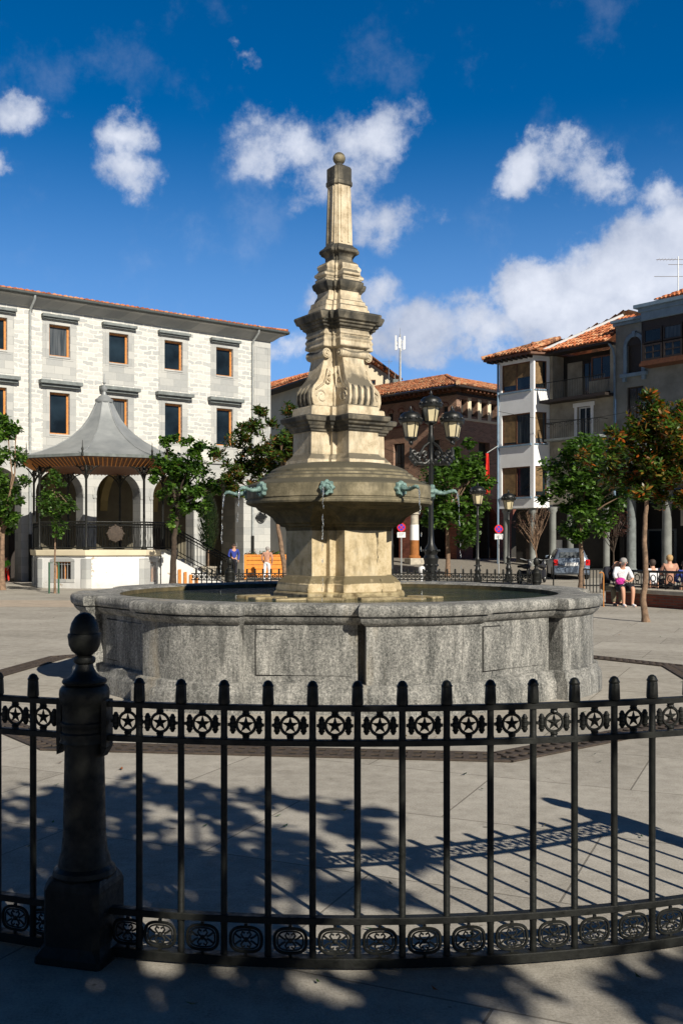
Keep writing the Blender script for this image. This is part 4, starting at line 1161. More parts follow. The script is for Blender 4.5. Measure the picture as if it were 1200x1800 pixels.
tile_roof(rf, e1, U, Vp, [(0,0),(22,0),(22+off,Vp.length),(off,Vp.length)], .28, .45, 9)
rf.build('roof', M['tile'], CH)
s = MB(); s.tube([e1+Vector((0,0,.0)), AP+Vector((0,-.55,.12))], .10, 4); s.tube([e0, AP+Vector((0,-.55,.12))], .10, 4)
for i in range(6):
    p = e1.lerp(AP+Vector((0,-.5,.1)), i/6+.08); s.box(p.x-.08,p.x+.08,-.5,0,p.z-.32,p.z-.14)
s.build('barge_board', M['wood_brown'], CH)
window(CH, HP(652,0,80).x, HP(660,0,80).x, hz(676,80), hz(667.5,80), -.04, M['wood_brown'], .06)
# lower roof on the left of the fountain column
LB = empty('low_tiled_house', (at(565,60), 60, 0), R(-62), 'house end with red tiled eave seen between the stone building and the fountain column', 'building')
s = MB(); s.box(-16,0,0,2,0,hz(664,60)); s.build('wall', M['cream'], LB)
s = MB(); s.box(-16.3,.2,-.9,0,hz(664,60)-.10,hz(664,60)); s.build('soffit', M['wood_dark'], LB)
rf = MB(); tile_roof(rf, (-16.4,-.95,hz(664,60)+.05), (1,0,0), (0,math.cos(R(22)),math.sin(R(22))), [(0,0),(16.6,0),(16.6,2.2),(0,2.2)], .27, .45, 10); rf.build('roof', M['tile'], LB)

# telecom mast
TM = empty('antenna_mast', (at(703,78), 78, 11), 0, 'thin telecom mast with white panel antennas rising behind the tiled roofs', 'antenna')
z0, z1 = 0, hz(588,78)-11
s = MB(); s.tube([(0,0,z0),(0,0,z1)], [.13,.06], 8); s.tube([(0,0,z1),(0,0,z1+.5)], .02, 5)
for i in range(18): s.tube([(-.10,0,i*.3),(.10,0,i*.3+.15)], .015, 4)
s.build('pole', M['galv'], TM)
for q in range(6):
    a = q*PI/3+.3; s = MB(); x, y = .36*math.cos(a), .36*math.sin(a)
    s.box(x-.07,x+.07,y-.05,y+.05,z1-1.15-.1*(q%2),z1-.1-.2*(q%3)); s.tube([(0,0,z1-.6),(x,y,z1-.6)], .02, 5); s.build('panel_antenna', M['sign_white'], TM, bevel=.015)
s = MB(); s.box(-.55,-.15,-.1,.1,1.2+z1*.28,1.6+z1*.28); s.tube([(-.4,0,z1*.28+1.6),(-.4,0,z1*.28+2.1)], .03, 5); s.build('relay_box', M['slate_trim'], TM)
for (px, py0, py1, Y, lab) in ((683,668,632,76,'thin rooftop television aerial left of the telecom mast'),):
    s = MB(); x = at(px,Y); s.tube([(0,0,0),(0,0,hz(py1,Y)-11)], .02, 5)
    s.tube([(-.5,0,hz(py1+3,Y)-11),(.3,0,hz(py1+3,Y)-11)], .012, 4); s.tube([(-.3,0,hz(py1+6,Y)-11),(.2,0,hz(py1+6,Y)-11)], .012, 4)
    tag(s.build('television_aerial', M['galv'], None, loc=(x,Y,11)), lab, 'antenna')

# =================================================================== THE ROW ON THE RIGHT
ROT = R(-50.3)
WH = empty('white_house', (9.17, 57.96, 0), ROT, 'narrow white corner house with wide brown framed windows and tiled hipped roof', 'building')
W1 = 2.54
zs_ = [(10.42,12.02),(7.35,9.12),(4.35,6.08)]
s = MB(); facade(s, 0, W1, 3.72, 12.3, [(.18,2.28,a,b) for a, b in zs_], .22)
# chamfered bay towards the right
pB = Vector((W1,0,0))
dC = Matrix.Rotation(-ROT,4,'Z') @ Vector((.95,.32,0)); lC = dC.length; dC.normalize(); nC = Vector((-dC.y, dC.x, 0))
MC = Matrix(((dC.x,nC.x,0,W1),(dC.y,nC.y,0,0),(0,0,1,0),(0,0,0,1)))
s.M = MC; facade(s, 0, lC, 3.72, 12.3, [(.10,.84,a,b) for a, b in zs_], .18)
pD = MC @ Vector((lC,0,0))
s.M = None
s.box(0,.22,.22,6,3.72,12.3)
s.add([(pD.x,pD.y,3.72),(pD.x+.6,pD.y+3,3.72),(pD.x+.6,pD.y+3,12.3),(pD.x,pD.y,12.3)], [(0,1,2,3)])
s.add([(0,0,3.72),(W1,0,3.72),(pD.x,pD.y,3.72),(pD.x+.6,pD.y+3,3.72),(0,6,3.72)], [(0,1,2,3,4)])
s.build('wall', M['white'], WH)
for i, (a, b) in enumerate(zs_):
    f = window(WH, .18, 2.28, a, b, .08, M['wood_brown'], .07, (.5,), fd=.08)
    s = MB(); s.box(.26,1.20,.10,.115,a+.07+(.3 if i < 1 else .1),b-.07); s.build('blind', M['blind'], f)
    if i == 0: s = MB(); s.box(1.26,2.2,.10,.115,a+.75,b-.07); s.build('blind', M['blind'], f)
    s = MB(); s.box(.08,2.40,-.10,.08,a-.10,a); s.build('sill', M['bluegrey'], WH)
    s = MB(); s.M = MC; s.box(.10,.16,.05,.12,a,b); s.box(.78,.84,.05,.12,a,b); s.box(.16,.78,.05,.12,a,a+.06); s.box(.16,.78,.05,.12,b-.06,b); f = s.build('window', M['wood_brown'], WH)
    s = MB(); s.M = MC; s.box(.14,.80,.09,.10,a+.03,b-.03); s.build('pane', M['glass'], f)
    s = MB(); s.M = MC; s.box(.16,.60,.065,.08,a+.30,b-.06); s.build('blind', M['blind'], f)
    s = MB(); s.M = MC; s.box(.04,.88,-.06,.05,a-.08,a); s.build('sill', M['bluegrey'], WH)
s = MB(); s.tube([(-.06,-.04,12.2),(-.06,-.04,.2)], .06, 8); s.build('downpipe', M['bluegrey'], WH)
s = MB(); s.M = MC; s.tube([(lC+.06,-.02,12.3),(lC+.06,-.02,3.9)], .05, 8); s.M = None; s.build('downpipe', M['pipe'], WH)
ew = .55
s = MB(); s.prism([(-.75,-ew),(W1+.25,-ew),(pD.x+.4,pD.y-.45),(pD.x+1.0,pD.y+3),(-.75,6)], 12.30, 12.42); s.build('soffit', M['wood_brown'], WH)
s = MB()
for i in range(9): s.box(-.5+i*.36, -.42+i*.36, -ew+.02, 0, 12.18, 12.30)
s.build('eave_bracket', M['wood_dark'], WH)
rf = MB(); c22, s22 = math.cos(R(20)), math.sin(R(20))
tile_roof(rf, (-.8,-ew-.05,12.46), (1,0,0), (0,c22,s22), [(0,0),(W1+1.1,0),(W1+.6,3.4),(3.2,3.4)], .24, .4, 11)
tile_roof(rf, (-.8,-ew-.05,12.46), (0,1,0), (c22,0,s22), [(0,0),(6.5,0),(6.5,3.4),(3.2,3.4)], .24, .4, 12)
rf.M = None
tile_roof(rf, tuple(MC @ Vector((.0,-ew,12.46))), tuple(dC), tuple((nC*c22+Vector((0,0,s22)))), [(0,0),(1.6,0),(1.6,3.2),(1.2,3.2)], .24, .4, 13)
ridge(rf, (-.8,-ew-.05,12.52), (2.2,2.45,13.62)); ridge(rf, (W1+.1,-ew,12.52), (2.4,2.5,13.62))
rf.build('roof', M['tile_old'], WH)
# recessed ground floor of the white house
s = MB(); s.box(-.1,6,1.6,1.8,0,3.72); s.build('ground_floor_wall', M['inside'], WH)
for x in (.25, 2.2, 3.6):
    s = MB(); s.lathe([(.26,0),(.26,.25),(.19,.32),(.18,3.4),(.26,3.55),(.26,3.72)], 16, (x,.35,0)); s.build('column', M['stucco_grey'], WH, 40)
s = MB(); s.box(.7,1.5,1.55,1.6,.1,2.4); s.build('door', M['wood_dark'], WH)
s = MB(); s.box(2.6,3.3,1.55,1.6,1.1,1.9); s.build('notice_board', M['sign_white'], WH)

# balcony house
OB = (11.75, 56.3)
BH = empty('balcony_house', (OB[0], OB[1], 0), ROT, 'cream house with two iron balconies under a steep bright orange tile roof', 'building')
LB_ = 4.26
s = MB(); facade(s, 0, LB_, 3.9, 9.7, [(1.9,2.8,7.55,9.2)], .25)
s.box(0,.2,0,6,9.7,12.3); s.box(LB_-.22,LB_,0,1.2,9.7,12.3)
s.build('wall', M['cream_dull'], BH)
s = MB(); s.box(0.2,LB_-.22,1.0,1.1,9.7,12.3); s.build('loggia_wall', M['inside'], BH)
s = MB(); s.box(.55,1.55,.90,1.0,9.9,11.9); s.build('loggia_panel', M['cream_dull'], BH)
s = MB(); s.box(2.55,LB_-.22,.15,.22,9.9,10.55)
for i in range(12): s.box(2.6+i*.12,2.64+i*.12,.13,.15,9.92,10.53)
s.build('slatted_parapet', M['cream_dull'], BH)
window(BH, 1.65, 2.45, 9.8, 11.8, .86, M['wood_dark'], .08, (.5,), name='balcony_door')
window(BH, 2.6, 3.95, 10.6, 11.9, .30, M['wood_brown'], .09, (.5,))
s = MB(); s.box(-.05,LB_+.05,-.85,1.0,9.55,9.70); s.build('balcony_slab', M['wood_dark'], BH)
s = MB(); s.tube([(0,-.8,10.65),(LB_,-.8,10.65)], .022, 6)
for i in range(40): s.tube([(i*LB_/39,-.8,9.7),(i*LB_/39,-.8,10.65)], .009, 4)
s.build('balcony_railing', M['iron'], BH)
window(BH, 1.9, 2.8, 7.55, 9.2, .15, M['sign_white'], .08, (.5,), name='balcony_door')
s = MB(); s.box(1.65,3.05,-.06,.12,9.2,9.42); s.box(1.72,1.90,-.03,0,7.5,9.2); s.box(2.80,2.98,-.03,0,7.5,9.2); s.build('door_surround', M['white'], BH)
s = MB(); s.box(.2,LB_-.4,-.75,0,7.40,7.52); s.build('balcony_slab', M['slate_trim'], BH)
s = MB(); s.tube([(.2,0,8.4),(.2,-.72,8.4),(LB_-.4,-.72,8.4),(LB_-.4,0,8.4)], .02, 6)
for i in range(30): s.tube([(.2+i*(LB_-.6)/29,-.72,7.52),(.2+i*(LB_-.6)/29,-.72,8.4)], .009, 4)
for i in range(9): s.torus((.5+i*.4,-.72,8.25), .10, .010, 10, 4, 'y')
s.build('balcony_railing', M['iron'], BH)
s = MB(); s.box(-.1,LB_+.1,-.6,.2,12.28,12.40); s.build('soffit', M['wood_dark'], BH)
rf = MB(); a_ = R(33)
tile_roof(rf, (-.1,-.65,12.44), (1,0,0), (0,math.cos(a_),math.sin(a_)), [(0,0),(LB_+.15,0),(LB_+.15,3.2),(3.6,3.2)], .24, .40, 14)
rf.build('roof', M['tile'], BH)
s = MB(); s.tube([(-.1,-.65,12.50),(3.5,2.0,14.28)], .10, 6); s.build('hip_flashing', M['sign_white'], BH)
rf = MB(); tile_roof(rf, (-.1,-.65,12.44), (0,1,0), (math.cos(a_),0,math.sin(a_)), [(0,0),(7,0),(7,4.2),(3.2,4.2)], .24, .4, 15); rf.build('side_roof', M['tile_old'], BH)
s = MB(); s.box(-.0,LB_+.3,2.2,2.4,0,5.2); s.box(0,LB_+.1,.25,2.2,3.84,3.9); s.build('ground_floor_wall', M['inside'], BH)
for x in (1.2, 3.6):
    s = MB(); s.lathe([(.26,0),(.26,.25),(.19,.32),(.18,3.5),(.26,3.7),(.26,3.9)], 16, (x,.3,0)); s.build('column', M['stucco_grey'], BH, 40)
s = MB(); s.tube([(LB_+.02,-.5,12.35),(LB_+.10,-.2,12.0),(LB_+.12,-.09,11.6),(LB_+.12,-.09,4)], .06, 8); s.build('downpipe', M['bluegrey'], BH)

# house with the glazed bay
GB = empty('bay_window_house', (14.48, 53.0, 0), ROT, 'tall grey blue house with arched window and dark glazed timber bay', 'building')
LG = 12
s = MB(); facade(s, .12, LG, 4.7, 13.2, [(.86,1.72,10.6,12.1),(.80,1.80,7.9,9.9),(3.2,4.3,5.6,7.8),(5.6,6.7,5.6,7.8)], .25)
n = 12
s.build('wall', M['stucco_grey'], GB)
# round head of the arched window
s = MB(); arch_ring(s, 1.29, 12.06, .44, .20, -.10, 0, 16); s.box(.65,.85,-.10,0,10.6,12.06); s.box(1.73,1.93,-.10,0,10.6,12.06); s.box(.50,2.08,-.22,0,10.42,10.6); s.box(.62,.80,-.16,0,10.2,10.42); s.box(1.78,1.96,-.16,0,10.2,10.42); s.box(1.2,1.38,-.14,0,12.48,12.78)
s.build('arched_surround', M['bluegrey'], GB, bevel=.01)
s = MB(); rr_ = [(1.29-.44*math.cos(PI*i/12), 12.06+.44*math.sin(PI*i/12)) for i in range(13)]
s.add([(x,-.012,z) for x, z in rr_], [tuple(reversed(range(13)))]); s.box(.86,1.72,.10,.14,10.6,12.1); s.build('shutter', M['wood_dark'], GB)
window(GB, .80, 1.80, 7.9, 9.9, .12, M['wood_dark'], .08, (.5,))
window(GB, 3.2, 4.3, 5.6, 7.8, .12, M['wood_dark'], .08, (.5,)); window(GB, 5.6, 6.7, 5.6, 7.8, .12, M['wood_dark'], .08, (.5,))
s = MB(); s.box(.05,2.2,-.18,3,13.2,13.34); s.box(0,2.2,-.34,3,13.34,13.48); s.build('cornice', M['bluegrey'], GB, bevel=.01)
s = MB(); s.box(2.05,LG,-1.3,3,13.62,13.80); s.box(2.2,LG,-1.1,3,13.42,13.62); s.box(2.3,LG,-1.0,0,13.0,13.42); s.build('bay_cornice', M['bluegrey'], GB, bevel=.01)
s = MB(); s.box(2.15,LG,-.92,0,10.72,10.86); s.box(2.2,LG,-.86,-.80,10.86,10.98)
s.build('bay_floor', M['wood_brown'], GB)
bay = MB(); bay.box(2.25,LG,-.85,-.78,12.6,13.0); bay.box(2.25,2.35,-.85,0,10.86,13.0)
bay.build('bay_frame', M['wood_dark'], GB)
for i in range(8):
    x0 = 2.35 + i*1.12
    window(GB, x0, x0+1.06, 11.85, 12.60, -.84, M['wood_dark'], .09, (), ())
    window(GB, x0, x0+1.06, 10.98, 11.80, -.84, M['wood_dark'], .10, (.5,), (.5,), mw=.06)
s = MB(); s.box(2.3,LG,-.5,-.45,10.9,13.0); s.build('bay_inner_wall', M['inside'], GB)
rf = MB(); tile_roof(rf, (2.9,-1.1,13.86), (1,0,0), (0,math.cos(R(24)),math.sin(R(24))), [(0,0),(9,0),(9,3.2),(2.2,3.2)], .24, .4, 16); rf.build('roof', M['tile'], GB)
s = MB(); s.box(5.2,5.9,1.6,2.2,14.6,15.3); s.build('chimney', M['brick'], GB)
for x in (.85, 2.95, 5.05, 7.15, 9.25):
    s = MB(); s.lathe([(.34,0),(.34,.3),(.25,.4),(.23,4.1),(.33,4.35),(.33,4.5)], 20, (x,.35,0)); s.build('column', M['slate_trim'] if x != 2.95 else M['stucco_grey'], GB, 40)
s = MB(); s.box(0.12,LG,.0,.7,4.5,4.7); s.build('lintel', M['wood_dark'], GB)
s = MB(); s.box(-.2,LG,3.0,3.2,0,4.5); s.box(-.2,0.1,.8,3.2,0,5.4); s.box(0,LG,.72,3.0,4.4,4.5); s.build('ground_floor_wall', M['inside'], GB)
for (a, b, c, d_) in ((.1,1.9,.1,2.5),(2.6,3.9,.1,2.6),(4.6,6.0,.2,2.6)):
    window(GB, a, b, c, d_, 2.9, M['slate_trim'], .12, (.5,), name='shop_window')
s = MB(); s.box(3.6,4.5,.55,.60,2.6,4.2); s.build('shop_sign', M['cream_dull'], GB)
s = MB(); s.tube([(0,0,0),(0,0,3.0)], .03, 6)
for z, w_ in ((2.85,1.1),(2.0,1.2),(2.6,.5)): s.tube([(-w_,0,z),(.25,0,z)], .014, 4)
for q in range(6): s.tube([(-1.0+q*.16,-.25,2.85),(-1.0+q*.16,.25,2.85)], .008, 4)
ax, ay = at(1191,50), 50
tag(s.build('television_aerial', M['galv'], None, loc=(ax,ay,hz(535,50)-.6)), 'rooftop television aerial above the glazed bay house', 'antenna')
# dark house filling the gap between palace and white house
GP = empty('shaded_house', (6.5, 76, 0), 0, 'shaded brick house closing the narrow street beside the brown mansion', 'building')
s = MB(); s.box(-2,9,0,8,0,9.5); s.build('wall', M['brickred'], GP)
s = MB(); s.box(-2.4,9.4,-.5,8,9.5,9.7); s.build('eave', M['wood_dark'], GP)
# far end block so no empty horizon shows through the arcades
EB = empty('plain_house', (-1.2, 70, 0), 0, 'plain shaded house wall seen low between the stone building and the fountain', 'building')
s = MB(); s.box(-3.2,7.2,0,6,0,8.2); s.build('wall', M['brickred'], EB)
s = MB(); s.box(-3.4,7.4,-.4,6.2,8.2,8.4); s.build('eave', M['wood_dark'], EB)
s = MB(); 
for x in (-2.2,.2,2.6,5.0): s.box(x-.55,x+.55,-.02,.1,.0,2.4)
s.build('doorway', M['inside'], EB)

for (xa, ya, za, xb, yb, zb_, lab) in ((9.0,57.2,9.3,15.2,51.6,8.6,'thin black cable strung along the houses from the white corner house'),(8.9,57.4,6.3,2.4,60.9,7.6,'thin black cable crossing the narrow street to the brown mansion')):
    s = MB(); A_, B_ = Vector((xa,ya,za)), Vector((xb,yb,zb_))
    s.tube([A_.lerp(B_,i/12)+Vector((0,0,-.5*math.sin(PI*i/12))) for i in range(13)], .012, 5)
    tag(s.build('cable', M['black'], None, 60), lab, 'cable')

# =================================================================== TREES
def crown_mesh(ells, n, size, seed, droop=.2, rosette=0, gap=.42, aspect=.42, nclump=70):
    """leaf-sized faces gathered in clumps through the crown's volume"""
    rd = random.Random(seed); vs = []; fs = []; clumps = []
    tot = sum(e[3]*e[4]*e[5] for e in ells)
    for (cx, cy, cz, rx, ry, rz) in ells:
        k = max(4, int(nclump*(rx*ry*rz)/tot))
        for _ in range(k):
            while True:
                u = Vector((rd.uniform(-1,1), rd.uniform(-1,1), rd.uniform(-1,1)))
                if .15 < u.length < 1: break
            u = u.normalized() * (u.length ** .5)
            clumps.append((Vector((cx+u.x*rx, cy+u.y*ry, cz+u.z*rz)), gap*(rx*ry*rz)**(1/3)*rd.uniform(.45,1.0)))
    def leaf(p, d, up, sz):
        d = d.normalized(); sd = d.cross(up)
        if sd.length < 1e-3: sd = Vector((1,0,0))
        sd.normalize(); nn = sd.cross(d)
        w_ = sz*aspect; i = len(vs)
        vs.extend([tuple(p), tuple(p+d*sz*.35-sd*w_*.5-nn*sz*.05), tuple(p+d*sz*.75-sd*w_*.36-nn*sz*.06), tuple(p+d*sz-nn*sz*.12), tuple(p+d*sz*.75+sd*w_*.36-nn*sz*.06), tuple(p+d*sz*.35+sd*w_*.5-nn*sz*.05), tuple(p+d*sz*.5)])
        fs.extend([(i,i+1,i+6),(i+1,i+2,i+6),(i+2,i+3,i+6),(i+3,i+4,i+6),(i+4,i+5,i+6),(i+5,i,i+6)] if sz > .16 else [(i,i+1,i+2,i+3),(i,i+3,i+4,i+5)])
    cnt = 0
    while cnt < n:
        c, r = rd.choice(clumps)
        u = Vector((rd.gauss(0,1), rd.gauss(0,1), rd.gauss(0,1))).normalized() * (rd.random() ** .45)
        p = c + u*r
        if rosette:
            ax_ = Vector((rd.uniform(-.6,.6)+u.x*.7, rd.uniform(-.6,.6)+u.y*.7, .5+rd.random()*.8)).normalized()
            a_ = ax_.orthogonal().normalized(); b_ = ax_.cross(a_)
            for q in range(rosette):
                th = 2*PI*q/rosette + rd.random()*.7
                d = (a_*math.cos(th)+b_*math.sin(th)) + ax_*rd.uniform(.1,1.0)
                leaf(p+ax_*rd.uniform(-.05,.08), d, ax_, size*rd.uniform(.7,1.2)); cnt += 1
        else:
            d = Vector((rd.gauss(0,1), rd.gauss(0,1), rd.gauss(0,.6)-droop))
            leaf(p, d, Vector((rd.uniform(-.7,.7), rd.uniform(-.7,.7), 1)), size*rd.uniform(.6,1.25)); cnt += 1
    return vs, fs, clumps
def tree(name, x, y, trunk, tr, ells, n, size, mat, label, cat='tree', group=None, bark='bark', seed=1, rosette=0, droop=.2, limbs=14, gap=.42, aspect=.42):
    T = empty(name, (x, y, 0), 0, label, cat, group)
    vs, fs, cl = crown_mesh(ells, n, size, seed, droop, rosette, gap, aspect, 105 if name == 'street_tree' else 80)
    s = MB(); rd = random.Random(seed+7)
    P = [Vector(p) for p in trunk]
    # a subtly crooked tapered trunk
    m_ = []
    for i in range(len(P)-1):
        for q in range(4):
            m_.append(P[i].lerp(P[i+1], q/4) + Vector((rd.uniform(-1,1), rd.uniform(-1,1), 0))*tr*.12*(1 if i+q else 0))
    m_.append(P[-1])
    K_ = len(m_); s.tube(m_, [tr*(1.35 if i == 0 else 1.1 if i == 1 else 1)*(1-.55*i/K_) for i in range(K_)], 10)
    s.build('trunk', M[bark], T, 50)
    s = MB(); top = P[-1]
    for c, r in rd.sample(cl, min(limbs, len(cl))):
        st = P[-2].lerp(top, rd.uniform(.35,1)) if len(P) > 1 else top
        mid_ = st.lerp(c, .5) + Vector((rd.uniform(-.1,.1), rd.uniform(-.1,.1), rd.uniform(0,.15)))*max(.3, (c-st).length*.6)
        s.tube([st, st.lerp(mid_,.5)+Vector((0,0,.03)), mid_, c], [tr*.42, tr*.34, tr*.24, tr*.08], 6)
        for _ in range(3):
            e = c + Vector((rd.gauss(0,1), rd.gauss(0,1), rd.gauss(0,1))).normalized()*r*.8
            s.tube([mid_.lerp(c,.6), c.lerp(e,.5), e], [tr*.14, tr*.09, tr*.04], 4)
    s.build('branches', M[bark], T, 50)
    me = bpy.data.meshes.new('crown'); me.from_pydata(vs, [], fs); me.update(); me.materials.append(M[mat])
    o = bpy.data.objects.new('crown', me); col.objects.link(o); o.parent = T
    return T
# right foreground magnolia
Y = 21.2; X = at(1134, Y)
def off(px, py, YY): return (at(px,YY)-X, 0, hz(py,YY))
tree('magnolia_tree', X, Y, [(0,0,0),(-.06,0,.45),(.0,0,1.0),(-.03,0,1.9),(.02,0,2.6),(.10,0,3.2)], .075,
     [(.0,.0,3.75,.90,.9,.85),(.85,.1,3.80,.95,.9,.95),(-.70,.1,3.55,.62,.6,.60),(.40,-.1,4.5,.60,.5,.50),(.75,.0,2.95,.75,.6,.50),(-.15,0,3.0,.6,.5,.45),(.4,0,3.6,.9,.7,.7)], 13000, .16, 'leaf_redtip',
     'magnolia with red tipped young leaves and a pale crooked trunk, near the seated couple', seed=3, rosette=6, aspect=.36)
# green tree beside it
Y = 37; X = at(1021, Y)
tree('lime_tree', X, Y, [(0,0,0),(.02,0,1.0),(-.02,0,1.9),(.05,0,3.0)], .11,
     [(.15,0,4.3,1.45,1.3,1.3),(.3,0,5.1,.9,.9,.8),(-.7,0,3.5,.85,.8,.8),(.9,0,3.3,1.0,.9,1.0),(0,0,2.7,1.1,.9,.8)], 12500, .17, 'leaf_bright',
     'bushy light green tree in front of the parked grey car', seed=5, aspect=.75)
Y = 50; X = at(786, Y)
tree('lime_tree', X, Y, [(0,0,0),(.02,0,1.3),(.0,0,2.6),(.3,0,3.6)], .13,
     [(.3,0,4.5,1.5,1.5,1.6),(.8,0,5.8,1.0,1.0,1.0),(-.4,0,3.2,1.0,1.0,1.0),(1.3,0,4.4,.9,.9,1.3),(.6,0,2.6,1.3,1.2,.9)], 8500, .21, 'leaf_bright',
     'leafy tree right behind the five-lantern street lamp', seed=8, aspect=.75)
Y = 37; X = at(304, Y)
tree('plane_tree', X, Y, [(0,0,0),(.02,0,1.0),(.05,0,1.9),(.15,0,2.6),(.2,0,3.2)], .13,
     [(.1,0,4.9,.62,.7,.75),(.7,0,4.1,.8,.8,.65),(1.2,0,4.9,.5,.5,.5),(-.15,0,4.0,.6,.7,.6),(1.25,0,3.4,.6,.6,.55),(.1,0,3.1,.5,.55,.6),(-.0,0,2.4,.35,.35,.3),(.7,0,5.4,.35,.35,.35)], 6800, .16, 'leaf_green',
     'dark trunked tree standing in front of the bandstand', bark='darkbark', seed=11, rosette=0, aspect=.7)
Y = 36; X = at(503, Y)
tree('magnolia_tree', X, Y, [(0,0,0),(-.08,0,1.0),(-.28,0,2.2),(-.45,0,3.2)], .11,
     [(-.7,0,5.1,1.15,.9,1.0),(-1.5,0,4.6,.95,.8,.8),(.1,0,5.7,.85,.8,.85),(-.2,0,4.3,1.1,.9,.75),(-1.3,0,6.2,.55,.5,.5),(-2.1,0,4.0,.65,.5,.5),(.3,0,6.4,.45,.4,.4),(.5,0,5.0,.6,.6,.7),(-1.6,0,3.5,.75,.5,.42),(-.7,0,3.6,.7,.5,.4)], 9000, .215, 'leaf_magnolia',
     'magnolia with broad glossy leaves beside the orange planter and the stone building', seed=14, rosette=7, aspect=.34)
Y = 33.6; X = at(97, Y)
tree('young_maple', X, Y, [(0,0,0),(.0,0,1.2),(.01,0,2.3),(.0,0,3.6)], .038,
     [(.05,0,3.0,.58,.55,.42),(-.0,0,3.7,.32,.32,.45),(.1,0,2.25,.28,.28,.40),(-.3,0,3.0,.25,.25,.25)], 2100, .11, 'leaf_bright',
     'slim staked young tree with light green leaves in front of the bandstand base', seed=17, aspect=.8)
for i, px in enumerate((88.5, 105)):
    s = MB(); s.tube([(0,0,0),(0,0,1.05)], .032, 8); s.tube([(0,0,1.03),(.12*(1 if i == 0 else -1),0,1.03)], .012, 5)
    tag(s.build('tree_stake', M['green_stake'], None, 40, loc=(at(px,33.6),33.5,0)), ('left' if i == 0 else 'right')+' green stake beside the slim young tree', 'stake', 'stakes of the young tree')
Y = 36; X = at(4, Y)
tree('plane_tree', X, Y, [(0,0,0),(.0,0,1.3),(.02,0,2.6)], .12,
     [(.0,0,5.0,.80,.9,1.0),(-.1,0,3.6,.95,.9,1.1),(.45,0,3.1,.5,.5,.6),(-.9,0,4.2,.9,.9,1.2),(.0,0,2.5,.65,.45,.8),(.1,0,6.0,.45,.45,.6),(.2,0,4.3,.7,.6,.8)], 9500, .17, 'leaf_green',
     'dense green tree cut by the left edge of the picture, by the stone building', seed=19, aspect=.6)
# cypress in a pot
Y = 45; X = at(366, Y)
T = empty('potted_cypress', (X, Y, 0), 0, 'narrow dark conifer in a pot between the bandstand stairs and the arcade', 'tree')
s = MB(); s.lathe([(.26,0),(.30,.05),(.36,.55),(.40,.58),(.40,.66),(.34,.66),(.33,.60)], 20); s.build('pot', M['seatstone'], T, 40)
s = MB(); s.tube([(0,0,.6),(0,0,3.2)], [.05,.02], 6); s.build('trunk', M['bark'], T)
rd = random.Random(2); vs = []; fs = []
for _ in range(3200):
    h = rd.random()**.9; z = 1.35 + 2.75*h; r = .50*math.sin(PI*min(1,(h*.86+.14)))**.8*(rd.random()**.4); a = rd.uniform(0,2*PI)
    p = Vector((r*math.cos(a), r*math.sin(a), z)); d = Vector((math.cos(a)*.5, math.sin(a)*.5, 1)).normalized()*rd.uniform(.10,.2); q = Vector((-math.sin(a), math.cos(a), 0))*.022
    i = len(vs); vs += [tuple(p-q), tuple(p+q), tuple(p+d)]; fs.append((i,i+1,i+2))
me = bpy.data.meshes.new('crown'); me.from_pydata(vs, [], fs); me.materials.append(M['leaf_dark']); o = bpy.data.objects.new('crown', me); col.objects.link(o); o.parent = T
# two nearly bare little trees under the right hand houses
tree('purple_leaf_plum', at(944,47), 47, [(0,0,0),(-.05,0,1.0),(-.12,0,1.7)], .045, [(-.35,0,2.7,.75,.6,.55),(.1,0,3.1,.6,.5,.4)], 420, .09, 'leaf_purple', 'small almost leafless tree left of the parked car', bark='bark', seed=23, limbs=40)
tree('purple_leaf_plum', at(1077,44), 44, [(0,0,0),(.02,0,1.0),(.0,0,1.6)], .05, [(.0,0,2.4,.7,.6,.5),(.3,0,2.9,.4,.4,.4)], 620, .10, 'leaf_purple', 'small purple leaved tree right of the parked car', bark='darkbark', seed=29, limbs=20)
# street trees behind the camera: their shade falls over the railing and the paving
def big(x, y, lx, ly, ells, n, lab, seed):
    tree('street_tree', x, y, [(0,0,0),(lx*.2,ly*.2,1.6),(lx*.6,ly*.6,2.8),(lx,ly,3.6)], .13, ells, n, .15, 'leaf_green', lab, seed=seed, gap=.36, aspect=.62, limbs=24, group='street trees behind the camera')
big(2.9, -2.6, -.6, .8, [(-1.55,2.45,4.2,1.3,1.25,.50),(-.55,2.85,4.2,.8,.8,.4),(-2.6,2.3,4.2,.9,1.1,.5),(-.45,1.75,4.2,.85,.6,.35),(-1.6,1.6,4.1,1.2,.6,.35),(.45,2.25,4.2,.65,.6,.3),(.1,2.9,4.2,.6,.4,.3)], 5200, 'street tree behind the camera shading the paving', 31)
big(4.6, -4.4, -.5, .6, [(-.4,2.0,4.2,1.3,.55,.28),(-2.2,2.1,4.2,1.4,.60,.30),(1.0,1.95,4.2,1.1,.55,.28),(-.3,1.3,4.2,1.6,.4,.25)], 5600, 'street tree behind the camera shading the foot of the railing', 37)
big(.2, -3.9, .2, .9, [(.3,2.2,4.2,.8,.9,.5),(-.9,1.5,4.2,1.0,.9,.5),(.9,1.2,4.3,.9,.7,.4),(1.6,2.2,4.2,.8,.7,.4)], 3400, 'street tree behind the camera shading the left post', 41)

